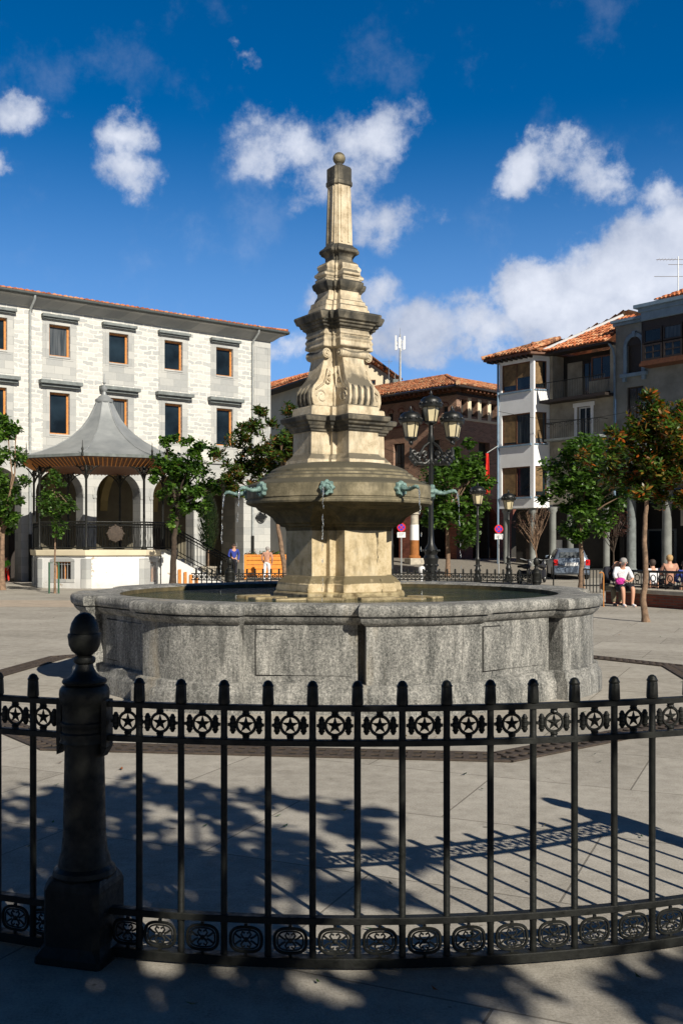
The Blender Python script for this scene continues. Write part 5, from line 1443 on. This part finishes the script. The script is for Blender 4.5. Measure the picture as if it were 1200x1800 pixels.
# =================================================================== STREET LAMPS
def lantern(parent, x, y, z, k=1.0):
    s = MB(); s.lathe([(.135*k,0),(.205*k,.36*k)], 6, (x,y,z), cap=True); ln = s.build('lantern', M['lamp_glass'], parent)
    s = MB()
    for j in range(6):
        a = 2*PI*j/6; s.tube([(x+.137*k*math.cos(a),y+.137*k*math.sin(a),z-.01),(x+.208*k*math.cos(a),y+.208*k*math.sin(a),z+.365*k)], .012*k, 5)
    s.lathe([(.02*k,-.16*k),(.05*k,-.13*k),(.045*k,-.08*k),(.10*k,-.05*k),(.15*k,-.02*k),(.15*k,.012*k),(.10*k,.012*k)], 12, (x,y,z))
    s.build('lantern_frame', M['black'], ln, 40)
    s = MB(); s.lathe([(.22*k,.35*k),(.275*k,.36*k),(.285*k,.41*k),(.255*k,.43*k),(.265*k,.47*k),(.245*k,.54*k),(.17*k,.60*k),(.08*k,.62*k),(.05*k,.64*k),(.03*k,.66*k),(.04*k,.69*k),(.012*k,.76*k)], 18, (x,y,z))
    for j in range(12):
        a = 2*PI*j/12; s.ball((x+.265*k*math.cos(a), y+.265*k*math.sin(a), z+.445*k), .032*k, 6, 4)
    s.build('lantern_cap', M['black'], ln, 40)
Y = 24; X = at(757, Y)
LP = empty('street_lamp', (X, Y, 0), 0, 'tall black street lamp with a cluster of five lanterns, just behind the fountain', 'street lamp', 'street lamps')
zt = hz(742, Y)
s = MB(); s.lathe([(.30,0),(.30,.12),(.24,.18),(.24,.30),(.20,.36),(.18,.50),(.21,.56),(.17,.62),(.13,.9),(.17,1.25),(.19,1.32),(.14,1.40),(.17,1.52),(.12,1.60),(.08,1.68),(.065,1.9),(.055,3.6),(.075,3.65),(.055,3.72),(.05,zt-.5),(.09,zt-.42),(.06,zt-.3),(.06,zt-.12),(.05,zt-.05)], 16)
for j in range(8):
    a = 2*PI*j/8
    for z in (.7,.85,1.0,1.15): s.ball((.155*math.cos(a), .155*math.sin(a), z), .035, 6, 4)
    s.ball((.20*math.cos(a), .20*math.sin(a), 1.5), .03, 6, 4)
s.build('pole', M['black'], LP, 40)
for (dx, dy) in ((-.50,-.15),(.48,-.22),(.56,.26),(-.46,.28)):
    s = MB(); z0 = zt-.85; u = Vector((dx,dy,0)); 
    s.tube([(0,0,z0-.05),u*.3+Vector((0,0,z0-.16)),u*.7+Vector((0,0,z0-.14)),u*1.0+Vector((0,0,z0+.06)),u*1.0+Vector((0,0,z0+.22))], [.05,.042,.042,.036,.03], 8)
    s.tube([(0,0,z0+.40),u*.35+Vector((0,0,z0+.26)),u*.6+Vector((0,0,z0+.05)),u*.35+Vector((0,0,z0-.0)),u*.25+Vector((0,0,z0+.14))], .032, 6)
    th = math.atan2(dy,dx)
    for (f, zz, r) in ((.30,.08,.07),(.62,.02,.09),(.84,.10,.06)):
        pts = [u*f + Vector((math.cos(th)*r*math.cos(t_)*(1-t_/9), math.sin(th)*r*math.cos(t_)*(1-t_/9), z0+zz+r*math.sin(t_)*(1-t_/9))) for t_ in [q*.5 for q in range(14)]]
        s.tube(pts, .032, 6)
    for q in range(9): s.ball(tuple(u*(.12+q*.11)+Vector((0,0,z0-.15+.07*(q%3)))), .052, 6, 4)
    s.build('arm', M['black'], LP, 40)
    lantern(LP, dx, dy, hz(770,Y)+dy*.05)
lantern(LP, 0, 0, hz(742,Y))
def small_lamp(px, Y, ytop, lab):
    X = at(px, Y); h = hz(ytop, Y)
    P_ = empty('street_lamp', (X, Y, 0), 0, lab, 'street lamp', 'street lamps')
    k = 1.15; zl = h - .74*k
    s = MB(); s.lathe([(.22,0),(.22,.10),(.16,.16),(.17,.3),(.12,.36),(.11,.55),(.14,.6),(.09,.7),(.08,1.0),(.11,1.05),(.06,1.15),(.05,zl-.5),(.07,zl-.45),(.045,zl-.4),(.04,zl-.1)], 14)
    for j in range(6):
        a = 2*PI*j/6; s.ball((.12*math.cos(a), .12*math.sin(a), .8), .035, 6, 4)
    s.build('pole', M['black'], P_, 40)
    lantern(P_, 0, 0, zl, k)
small_lamp(839, 40, 849, 'single lantern street lamp standing nearest the hanging red banner')
small_lamp(893, 44, 862, 'single lantern street lamp in front of the white corner house')
s = MB(); s.lathe([(.16,0),(.16,.1),(.09,.2),(.08,1.5),(.10,1.6),(.07,1.7),(.06,3.0),(.09,3.1),(.02,3.3)], 12)
tag(s.build('iron_column', M['black'], None, 40, loc=(at(688,40),40,0)), 'dark iron lamp column close to the right side of the fountain shaft', 'column')

# =================================================================== SIGNS, BANNER
def nopark(px, py, Y, lab):
    X = at(px, Y); z = hz(py, Y)
    P_ = empty('no_parking_sign', (X, Y, 0), 0, lab, 'traffic sign', 'no parking signs')
    s = MB(); s.tube([(0,.02,0),(0,.02,z+.15)], .032, 8); s.build('post', M['galv'], P_, 40)
    def disc(r, y, mt, nm):
        q = MB(); q.loft([[(r*math.cos(2*PI*j/32), y, z+r*math.sin(2*PI*j/32)) for j in range(32)], [(r*math.cos(2*PI*j/32), y-.006, z+r*math.sin(2*PI*j/32)) for j in range(32)]]); return q.build(nm, mt, P_)
    R0 = 7.6*Y/1750
    disc(R0, -.02, M['sign_red'], 'red_disc'); disc(R0*.74, -.028, M['sign_blue'], 'blue_disc')
    s = MB(); t_ = R0*.09; c = .7071
    for sg in (1,-1):
        a = Vector((c*R0*.72, 0, sg*c*R0*.72)); nn = Vector((-sg*c*t_, 0, c*t_))
        P4 = [-a-nn, a-nn, a+nn, -a+nn]
        yy = -.036 if sg == 1 else -.039
        s.loft([[(q.x, yy+.002, z+q.z) for q in P4], [(q.x, yy-.002, z+q.z) for q in P4]])
    s.build('red_cross', M['sign_red'], P_)
    s = MB(); hh = R0*.95; s.box(-hh, hh, -.03, -.022, z-R0*2.35, z-R0*1.12); pl_ = s.build('plate', M['sign_white'], P_)
    s = MB()
    for q in range(3): s.box(-hh*.7, hh*(.7-.2*q), -.034, -.030, z-R0*1.4-q*R0*.3, z-R0*1.32-q*R0*.3)
    s.build('plate_lines', M['slate_trim'], pl_)
nopark(705, 927, 48, 'round red and blue no parking sign on the grey pole nearest the fountain')
nopark(876, 930, 48, 'round red and blue no parking sign in front of the white corner house')
BN = empty('red_banner', (at(855,57), 57, 0), 0, 'long red banner hanging by the white corner house above the street', 'banner')
s = MB(); z0, z1 = hz(868,57), hz(797,57); rings = []
for i in range(13):
    t_ = i/12; z = z1+(z0-z1)*t_; w_ = .06+.16*t_
    rings.append([(-w_+.12*math.sin(q*1.3+t_*3)*.3+q*w_*2/6, .05*math.sin(q*1.7+t_*2), z) for q in range(7)])
s.loft(rings, False, False, False); b_ = s.build('cloth', M['red'], BN, 60); so2 = b_.modifiers.new('thick', 'SOLIDIFY'); so2.thickness = .006
s = MB(); s.tube([(0,0,z1+.02),(.75,.55,z1+.5)], .025, 6); s.build('pole', M['pipe'], BN)
# bollards
s = MB(); s.lathe([(.11,0),(.10,.1),(.07,.2),(.07,.62),(.10,.66),(.10,.70),(.13,.76),(.16,.86),(.14,.97),(.08,1.03),(.0,1.05)], 16)
tag(s.build('bollard', M['sign_white'], None, 40, loc=(at(741,44),44,-.35)), 'low white topped bollard in front of the tiled mansion arcade', 'bollard')

# =================================================================== PLANTER BOX
P0 = empty('wooden_planter', (at(430,46), 46, 0), R(6), 'long orange timber planter box with dry brown plants at the corner of the stone building', 'planter')
s = MB()
for q in range(5): s.box(0, 2.15, -.02, .02, .12+q*.2, .30+q*.2); s.box(-.0-.38*0, .02, .02, .85, .12+q*.2, .30+q*.2); s.box(2.13, 2.15, .02, .85, .12+q*.2, .30+q*.2); s.box(0,2.15,.83,.87,.12+q*.2,.30+q*.2)
s.build('boarding', M['planter'], P0, bevel=.006)
s = MB()
for x in (-.02, 2.07): s.box(x,x+.10,-.05,.02,0,1.14); s.box(x,x+.10,.85,.92,0,1.14)
s.box(-.02,2.17,-.06,.0,1.12,1.18)
s.build('frame', M['planter'], P0, bevel=.006)
s = MB(); s.box(.03,2.12,.03,.82,.9,1.05); s.build('soil', M['darkbark'], P0)
vs, fs, _ = crown_mesh([(.5,.4,1.2,.4,.3,.10),(1.1,.4,1.2,.4,.3,.12),(1.75,.4,1.2,.35,.3,.12)], 420, .13, 77)
me = bpy.data.meshes.new('dry_plants'); me.from_pydata(vs, [], fs); me.materials.append(M['leaf_redtip']); o = bpy.data.objects.new('dry_plants', me); col.objects.link(o); o.parent = P0

# =================================================================== BRICK SEAT WALL, RAILINGS
SW = empty('brick_seat_wall', (7.35, 27.75, 0), R(-63), 'low red brick seat wall with stone top behind the seated couple', 'wall')
s = MB(); s.box(0, 6, 0, .55, 0, .34); s.build('brick_base', M['brickred'], SW)
s = MB(); s.box(-.04, 6, -.05, .60, .34, .46); s.build('stone_seat', M['seatstone'], SW, bevel=.02)
RL = empty('scroll_railing', (7.35, 27.75, 0), R(-63), 'black scroll ironwork railing standing on the brick seat wall', 'railing')
s = MB(); s.tube([(0,.45,.92),(6,.45,.92)], .035, 6); s.tube([(0,.45,.56),(6,.45,.56)], .02, 6); s.build('rail', M['black'], RL, 40)
for i in range(20):
    s = MB(); x = .15+i*.3; s.tube([(x-.15,.45,.46),(x-.15,.45,.92)], .016, 5); s.torus((x,.45,.74), .09, .014, 14, 5, 'y'); s.torus((x,.45,.62), .05, .012, 12, 5, 'y'); s.build('scroll', M['black'], RL, 40)
s = MB(); s.tube([(2.4,.5,.46),(2.4,.5,1.45),(2.75,.5,1.45),(2.75,.5,.46)], .022, 6); s.build('hoop', M['black'], RL, 40)
s = MB(); RR = empty('low_railing', (at(1024,34), 34, 0), R(0), 'low dark railing with upright bars left of the seated bald man', 'railing')
s.tube([(0,0,.80),(1.05,0,.80)], .03, 6); s.tube([(0,0,.25),(1.05,0,.25)], .025, 6)
for i in range(10): s.tube([(i*.115,0,0),(i*.115,0,.80)], .018, 5)
s.build('bars', M['black'], RR, 40)
s = MB(); s.tube([(0,0,0),(0,0,.95)], .03, 6); s.tube([(0,0,.9),(.5,0,.75)], .02, 6); tag(s.build('iron_post', M['black'], None, 40, loc=(at(972,40),40,0)), 'thin dark iron post left of the parked car', 'post')

# =================================================================== CAR
CR = empty('parked_car', (at(1004,46.5), 46.5, 0), R(-7), 'silver blue estate car seen from behind, parked under the houses', 'car')
def sec(y, hw, z0, z1, roof=0, rw=0):
    if roof: return [(-hw,y,z0),(-hw-.0,y,z0+.3),(-hw-.01,y,z1-.06),(-hw+.06,y,z1),(-rw,y,roof-.06),(-rw+.09,y,roof),(rw-.09,y,roof),(rw,y,roof-.06),(hw-.06,y,z1),(hw+.01,y,z1-.06),(hw,y,z0+.3),(hw,y,z0)]
    return [(-hw,y,z0),(-hw,y,z0+.3),(-hw-.01,y,z1-.06),(-hw+.06,y,z1),(-hw+.16,y,z1+.008),(-hw+.30,y,z1+.012),(hw-.30,y,z1+.012),(hw-.16,y,z1+.008),(hw-.06,y,z1),(hw+.01,y,z1-.06),(hw,y,z0+.3),(hw,y,z0)]
s = MB(); s.loft([sec(-.02,.76,.34,.84), sec(.02,.82,.24,.92,1.0,.66), sec(.16,.84,.24,.95,1.30,.62), sec(.42,.85,.24,.96,1.44,.60), sec(1.6,.85,.24,.96,1.47,.60), sec(2.4,.85,.24,.95,1.42,.59), sec(3.1,.84,.24,.94,1.0,.62), sec(3.9,.80,.24,.84), sec(4.15,.70,.30,.66)])
s.build('body', M['carpaint'], CR, 35, bevel=.01)
s = MB(); s.loft([[(-.56,.010,1.03),(.56,.010,1.03),(.54,.135,1.29),(-.54,.135,1.29)],[(-.56,.002,1.033),(.56,.002,1.033),(.54,.125,1.293),(-.54,.125,1.293)]]); s.build('rear_window', M['glass'], CR)
for sg in (-1,1):
    s = MB(); xx = sg*.80; s.add([(sg*.795,.5,1.0),(sg*.795,2.8,1.0),(sg*.62,2.3,1.37),(sg*.62,.55,1.39)], [(0,1,2,3)]); s.build('side_window', M['glass'], CR)
    s = MB(); s.box(min(sg*.62,sg*.83),max(sg*.62,sg*.83),-.035,.10,.66,.94); s.build('tail_light', M['taillight'], CR, bevel=.03)
    s = MB(); s.box(min(sg*.86,sg*1.0),max(sg*.86,sg*1.0),2.5,2.6,.98,1.12); s.build('wing_mirror', M['carpaint'], CR, bevel=.03)
    for yy in (.75, 3.3):
        s = MB(); s.M = Matrix.Translation((sg*.76,yy,.31)) @ Matrix.Rotation(R(90),4,'Y'); s.lathe([(.18,-.1),(.29,-.1),(.31,-.07),(.31,.07),(.29,.1),(.18,.1)], 24); wh = s.build('tyre', M['rubber'], CR, 40)
        s = MB(); s.M = Matrix.Translation((sg*.76,yy,.31)) @ Matrix.Rotation(R(90),4,'Y'); s.lathe([(.19,-.09),(.19,.09)], 16); s.build('rim', M['galv'], wh, 40)
s = MB(); s.box(-.81,.81,-.10,.06,.30,.56); s.build('bumper', M['carpaint'], CR, bevel=.04)
s = MB(); s.box(-.30,.30,-.045,-.03,.64,.80); s.build('number_plate', M['sign_white'], CR)
# motorcycles / bicycles
def bike(px, Y, rz, lab):
    Bk = empty('parked_motorcycle', (at(px,Y), Y, 0), rz, lab, 'motorcycle', 'motorcycles parked beside the car')
    for x in (-.65,.65):
        s = MB(); s.torus((x,0,.30), .25, .055, 22, 8, 'y'); w1 = s.build('wheel', M['rubber'], Bk, 50)
        s = MB(); s.torus((x,0,.30), .19, .02, 18, 6, 'y')
        for q in range(6): a = q*PI/3; s.tube([(x,0,.30),(x+.19*math.cos(a),0,.30+.19*math.sin(a))], .009, 4)
        s.build('rim', M['galv'], w1, 40)
    s = MB(); s.tube([(-.65,0,.30),(-.2,0,.45),(.2,0,.42),(.45,0,.80),(.40,0,1.0)], .035, 6); s.tube([(.65,0,.30),(.48,0,.85)], .03, 6); s.box(-.2,.25,-.13,.13,.25,.55); s.build('frame', M['cloth_dark'], Bk, 40)
    s = MB(); s.lathe([(0,-.3),(.13,-.22),(.17,0),(.13,.25),(0,.3)], 10); 
    s.v = [(z_+.12, x_, .72+y_*.7) for x_, y_, z_ in s.v]; s.build('tank', M['cloth_dark'], Bk, 50)
    s = MB(); s.box(-.65,-.08,-.12,.12,.68,.78); s.build('seat', M['rubber'], Bk, bevel=.04)
    s = MB(); s.tube([(.38,-.35,1.05),(.45,-.1,.98),(.45,.1,.98),(.38,.35,1.05)], .018, 6); s.tube([(.42,-.28,1.04),(.50,-.30,1.18)], .01, 5); s.ball((.60,0,.86), .09, 10, 8); s.build('handlebar', M['galv'], Bk, 40)
bike(922, 42, R(60), 'dark motorcycle parked beside the far acorn topped post')
bike(952, 42.5, R(70), 'dark motorcycle parked nearest the silver blue car')

# =================================================================== PEOPLE
import bmesh
def skinned(name, chains, mat, parent, sub=2):
    """chains: list of lists of (x,y,z,r); points within 1 mm are welded"""
    bm = bmesh.new(); lay = bm.verts.layers.skin.verify(); reg = {}
    for ch in chains:
        prev = None
        for (x, y, z, r) in ch:
            k = (round(x,3), round(y,3), round(z,3))
            if k not in reg:
                v = bm.verts.new((x,y,z)); v[lay].radius = (r, r); v[lay].use_root = (len(reg) == 0); reg[k] = v
            v = reg[k]
            if prev is not None and prev is not v and not bm.edges.get((prev, v)): bm.edges.new((prev, v))
            prev = v
    me = bpy.data.meshes.new(name); bm.to_mesh(me); bm.free(); me.materials.append(mat)
    o = bpy.data.objects.new(name, me); col.objects.link(o); o.parent = parent
    sk = o.modifiers.new('skin', 'SKIN'); sk.use_smooth_shade = True
    ss = o.modifiers.new('sub', 'SUBSURF'); ss.levels = ss.render_levels = sub
    return o
def hand(w_, d, side, up):
    """five unequal slightly curled fingers from the wrist point along direction d"""
    w_ = Vector(w_); d = Vector(d).normalized(); s_ = Vector(side).normalized(); u = Vector(up).normalized(); out_ = []
    palm = w_ + d*.055
    out_.append([(*w_,.022),(*(w_+d*.03),.028),(*palm,.030)])
    for q, (o_, ln) in enumerate(((-.030,.058),(-.010,.070),(.010,.066),(.030,.052))):
        b0 = palm + d*.02 + s_*o_; out_.append([(*palm,.030),(*b0,.010),(*(b0+d*ln*.5-u*.006),.0085),(*(b0+d*ln-u*.022),.0065)])
    b0 = w_ + d*.035 - s_*.034; out_.append([(*(w_+d*.03),.028),(*b0,.012),(*(b0+d*.03-s_*.012-u*.008),.009),(*(b0+d*.052-s_*.010-u*.016),.007)])
    return out_
def person(x, y, rz, label, pose, top, bottom, hair, shoes, group=None, scale=1, lean=0, sleeves='short', bald=False, skirt=False, z=0):
    Pn = empty('person', (x, y, z), rz, label, 'person', group); Pn.scale = (scale,)*3
    if pose == 'sit':
        pel = (0,.05,.52); sp = (0,.07-lean*.10,.72); chs = (0,.04-lean*.30,.92); nk = (0,.01-lean*.42,1.05); hd = (0,-.03-lean*.52,1.17-lean*.05); ht = (0,-.02-lean*.54,1.25-lean*.07)
        legs = [[(sg*.10,.03,.50,.085),(sg*.13,-.20,.52,.080),(sg*.14,-.42,.50,.062),(sg*.13,-.43,.30,.052),(sg*.12,-.42,.09,.036),(sg*.13,-.47,.05,.036),(sg*.14,-.60,.035,.026)] for sg in (-1,1)]
        sh_z = 1.00; cy = chs[1]
        arms = [[(sg*.17,cy,sh_z,.055),(sg*.23,cy-.06,.84,.042),(sg*.23,cy-.16,.74,.036),(sg*.13,cy-.30,.70,.028),(sg*.07,cy-.36,.70,.022)] for sg in (-1,1)]
        hdir = (-.3,-1,-.1)
    else:
        pel = (0,0,.92); sp = (0,.01-lean*.05,1.10); chs = (0,-.02-lean*.12,1.30); nk = (0,-.02-lean*.2,1.44); hd = (0,-.04-lean*.28,1.55); ht = (0,-.03-lean*.28,1.63)
        legs = [[(sg*.09,0,.90,.085),(sg*.10,-.01,.68,.075),(sg*.11,-.02+.05*sg,.48,.056),(sg*.11,.0+.05*sg,.28,.052),(sg*.11,.02+.05*sg,.09,.036),(sg*.12,-.03+.05*sg,.05,.036),(sg*.13,-.16+.05*sg,.035,.026)] for sg in (-1,1)]
        cy = chs[1]
        arms = [[(sg*.18,cy,1.37,.055),(sg*.24,cy+.02,1.22,.044),(sg*.26,cy+.03,1.10,.036),(sg*.22,cy-.06,.95,.028),(sg*.19,cy-.12,.87,.022)] for sg in (-1,1)]
        hdir = (0,-.4,-1)
    body = [[(*pel,.11),(*sp,.105),(*chs,.125),(*nk,.050),(*hd,.082),(*ht,.070)]]
    for i, sg in enumerate((-1,1)):
        body.append([(*pel,.11)] + legs[i]); body.append([(*chs,.125)] + arms[i])
        w_ = arms[i][-1][:3]; d = (hdir[0]*sg, hdir[1], hdir[2])
        body += [[(*(Vector(a[:3])), a[3]) for a in c] for c in hand(w_, d, (sg*-1 if pose == 'sit' else 0, 0 if pose == 'sit' else -1, 0), (0,0,1) if pose == 'sit' else (sg,0,0))]
    skinned('body', body, M['skin'], Pn)
    g = .018
    n_arm = 5 if sleeves == 'long' else 3
    tc_ = [[(pel[0],pel[1],pel[2]-.02,.125),(*sp,.105+g),(*chs,.125+g),(nk[0],nk[1],nk[2]-.05,.06)]]
    for i in (0,1): tc_.append([(*chs,.125+g)] + [(a[0],a[1],a[2],a[3]+g) for a in arms[i][:n_arm]])
    skinned('shirt', tc_, top, Pn)
    n_leg = 3 if skirt else 5
    bc_ = [[(pel[0],pel[1],pel[2]+.06,.11),(*pel,.13)]]
    for i in (0,1): bc_.append([(*pel,.13)] + [(a[0],a[1],a[2],a[3]+(g if not skirt else .035)) for a in legs[i][:n_leg]])
    skinned('skirt' if skirt else 'trousers', bc_, bottom, Pn)
    for i in (0,1):
        a, b, c = legs[i][4:7]
        skinned('shoe', [[(a[0],a[1],a[2]-.02,.045),(b[0],b[1],b[2],.046),(c[0],c[1],c[2],.036)]], shoes, Pn, 1)
    # face
    s = MB()
    for sg in (-1,1): s.ball((hd[0]+sg*.030, hd[1]-.078, hd[2]+.018), .010, 8, 6)
    s.build('eyes', M['hair_dark'], Pn, 60)
    s = MB(); s.tube([(hd[0],hd[1]-.078,hd[2]+.015),(hd[0],hd[1]-.104,hd[2]-.016),(hd[0],hd[1]-.082,hd[2]-.022)], [.007,.013,.009], 8); 
    for sg in (-1,1): s.ball((hd[0]+sg*.084, hd[1]+.005, hd[2]+.01), .020, 8, 6, 1.4)
    s.build('nose_and_ears', M['skin'], Pn, 60)
    s = MB(); s.tube([(hd[0]-.022,hd[1]-.078,hd[2]-.040),(hd[0],hd[1]-.085,hd[2]-.042),(hd[0]+.022,hd[1]-.078,hd[2]-.040)], .005, 6); s.build('mouth', M['sign_red'], Pn, 60)
    if not bald:
        s = MB(); vs = []
        s.lathe([(.0,-.105),(.06,-.09),(.090,-.03),(.098,.02),(.088,.07),(.05,.105),(0,.115)], 16, (hd[0], hd[1]+.028, hd[2]+.030)); s.build('hair', hair, Pn, 60)
    else:
        s = MB(); s.torus((hd[0],hd[1]+.03,hd[2]-.005), .066, .026, 14, 6, 'z'); s.build('hair', M['hair_grey'], Pn, 60)
    return Pn
pw = person(at(1094,26.4), 26.55, R(8), 'seated grey haired woman in a white floral blouse with a magenta bag on her lap', 'sit', M['cloth_white'], M['cloth_dark'], M['hair_grey'], M['cloth_white'], skirt=True, lean=.25)
pm_ = person(at(1066,26.9), 27.0, R(28), 'seated bald man in dark clothes leaning forward on a wooden cane', 'sit', M['cloth_dark'], M['cloth_khaki'], M['hair_grey'], M['cloth_dark'], bald=True, lean=.75, sleeves='long')
s = MB(); s.tube([(0,0,0),(0,0,.84)], .016, 8); s.tube([(0,0,.84),(-.02,-.02,.90),(-.07,-.02,.92),(-.11,-.01,.89)], .016, 8)
tag(s.build('walking_cane', M['wood_orange'], None, 50, loc=(at(1060,26.3),26.3,0)), 'orange wooden walking cane held by the seated bald man', 'cane')
s = MB(); s.lathe([(0,-.09),(.10,-.07),(.14,0),(.11,.07),(.04,.10),(0,.10)], 14, sy=.6)
for q in range(5): s.ball((-.10+q*.05, -.05, .02*(q%2)), .04, 8, 6)
tag(s.build('handbag', M['cloth_magenta'], None, 50, loc=(at(1091,26.1),26.18,.68)), 'bunched magenta bag on the lap of the seated woman', 'bag')
bp_ = [(1146,29.6,'woman in white seen from behind, left of the two sitters beyond the scroll railing',M['cloth_white'],M['hair_dark'],-.10),
       (1176,29.4,'person in a pinkish top with fair hair seen from behind beyond the scroll railing',M['cloth_tan'],M['hair_blond'],.04),
       (1203,28.5,'person in a blue top at the right edge beyond the scroll railing',M['cloth_blue'],M['hair_dark'],-.12)]
for (px, Y, lab, tp, hr, dz) in bp_:
    person(at(px,Y), Y, R(180), lab, 'sit', tp, M['cloth_dark'], hr, M['cloth_dark'], z=dz, sleeves='long')
sb = MB(); sb.box(0,5,-.2,.25,.30,.38); 
for x in (.2,2.4,4.6): sb.box(x,x+.1,-.15,.2,-.0,.30)
bn_ = empty('long_bench', (8.7, 30.4, 0), R(-25), 'long plain bench under the sitters beyond the scroll railing', 'bench')
sb.build('seat', M['wood_dark'], bn_, bevel=.01)
person(at(469,44.6), 44.6, R(168), 'old woman in a tan blouse and white trousers standing before the orange planter', 'stand', M['cloth_tan'], M['cloth_white'], M['hair_grey'], M['cloth_white'], scale=.92, lean=.4, sleeves='long')
person(at(411,49.5), 49.5, R(20), 'person in a blue jacket standing in the shaded arcade opening', 'stand', M['cloth_blue'], M['cloth_dark'], M['hair_dark'], M['cloth_dark'], sleeves='long', lean=.1)
person(at(12,43.5), 43.5, R(-20), 'child in a bright green top in front of the arcade at the left edge', 'stand', M['cloth_green'], M['red'], M['hair_dark'], M['cloth_dark'], scale=.68)
person(at(4,43.8), 43.8, R(30), 'child in a red top beside the child in green at the left edge', 'stand', M['red'], M['cloth_dark'], M['hair_blond'], M['cloth_dark'], scale=.66)

# a few fallen leaves and scraps on the paving
rd = random.Random(99); vs = []; fs = []
for _ in range(170):
    y = rd.uniform(3.2, 26); x = rd.uniform(-.42, .42)*y*1.05
    if math.hypot(x-FC.x, y-FC.y) < 3.5: continue
    a = rd.uniform(0, 2*PI); l_ = rd.uniform(.018,.042); w_ = l_*.32; d = Vector((math.cos(a), math.sin(a), 0)); q = Vector((-d.y, d.x, 0))
    p = Vector((x, y, .012)); i = len(vs)
    vs += [tuple(p-d*l_+Vector((0,0,.004))), tuple(p+q*w_), tuple(p+d*l_+Vector((0,0,.008))), tuple(p-q*w_)]; fs += [(i,i+1,i+3),(i+1,i+2,i+3)]
me = bpy.data.meshes.new('fallen_leaves'); me.from_pydata(vs, [], fs); me.materials.append(M['leaf_redtip'])
o = bpy.data.objects.new('fallen_leaves', me); col.objects.link(o); tag(o, 'scattered small dry leaves lying on the pale paving', 'leaves', kind='stuff')
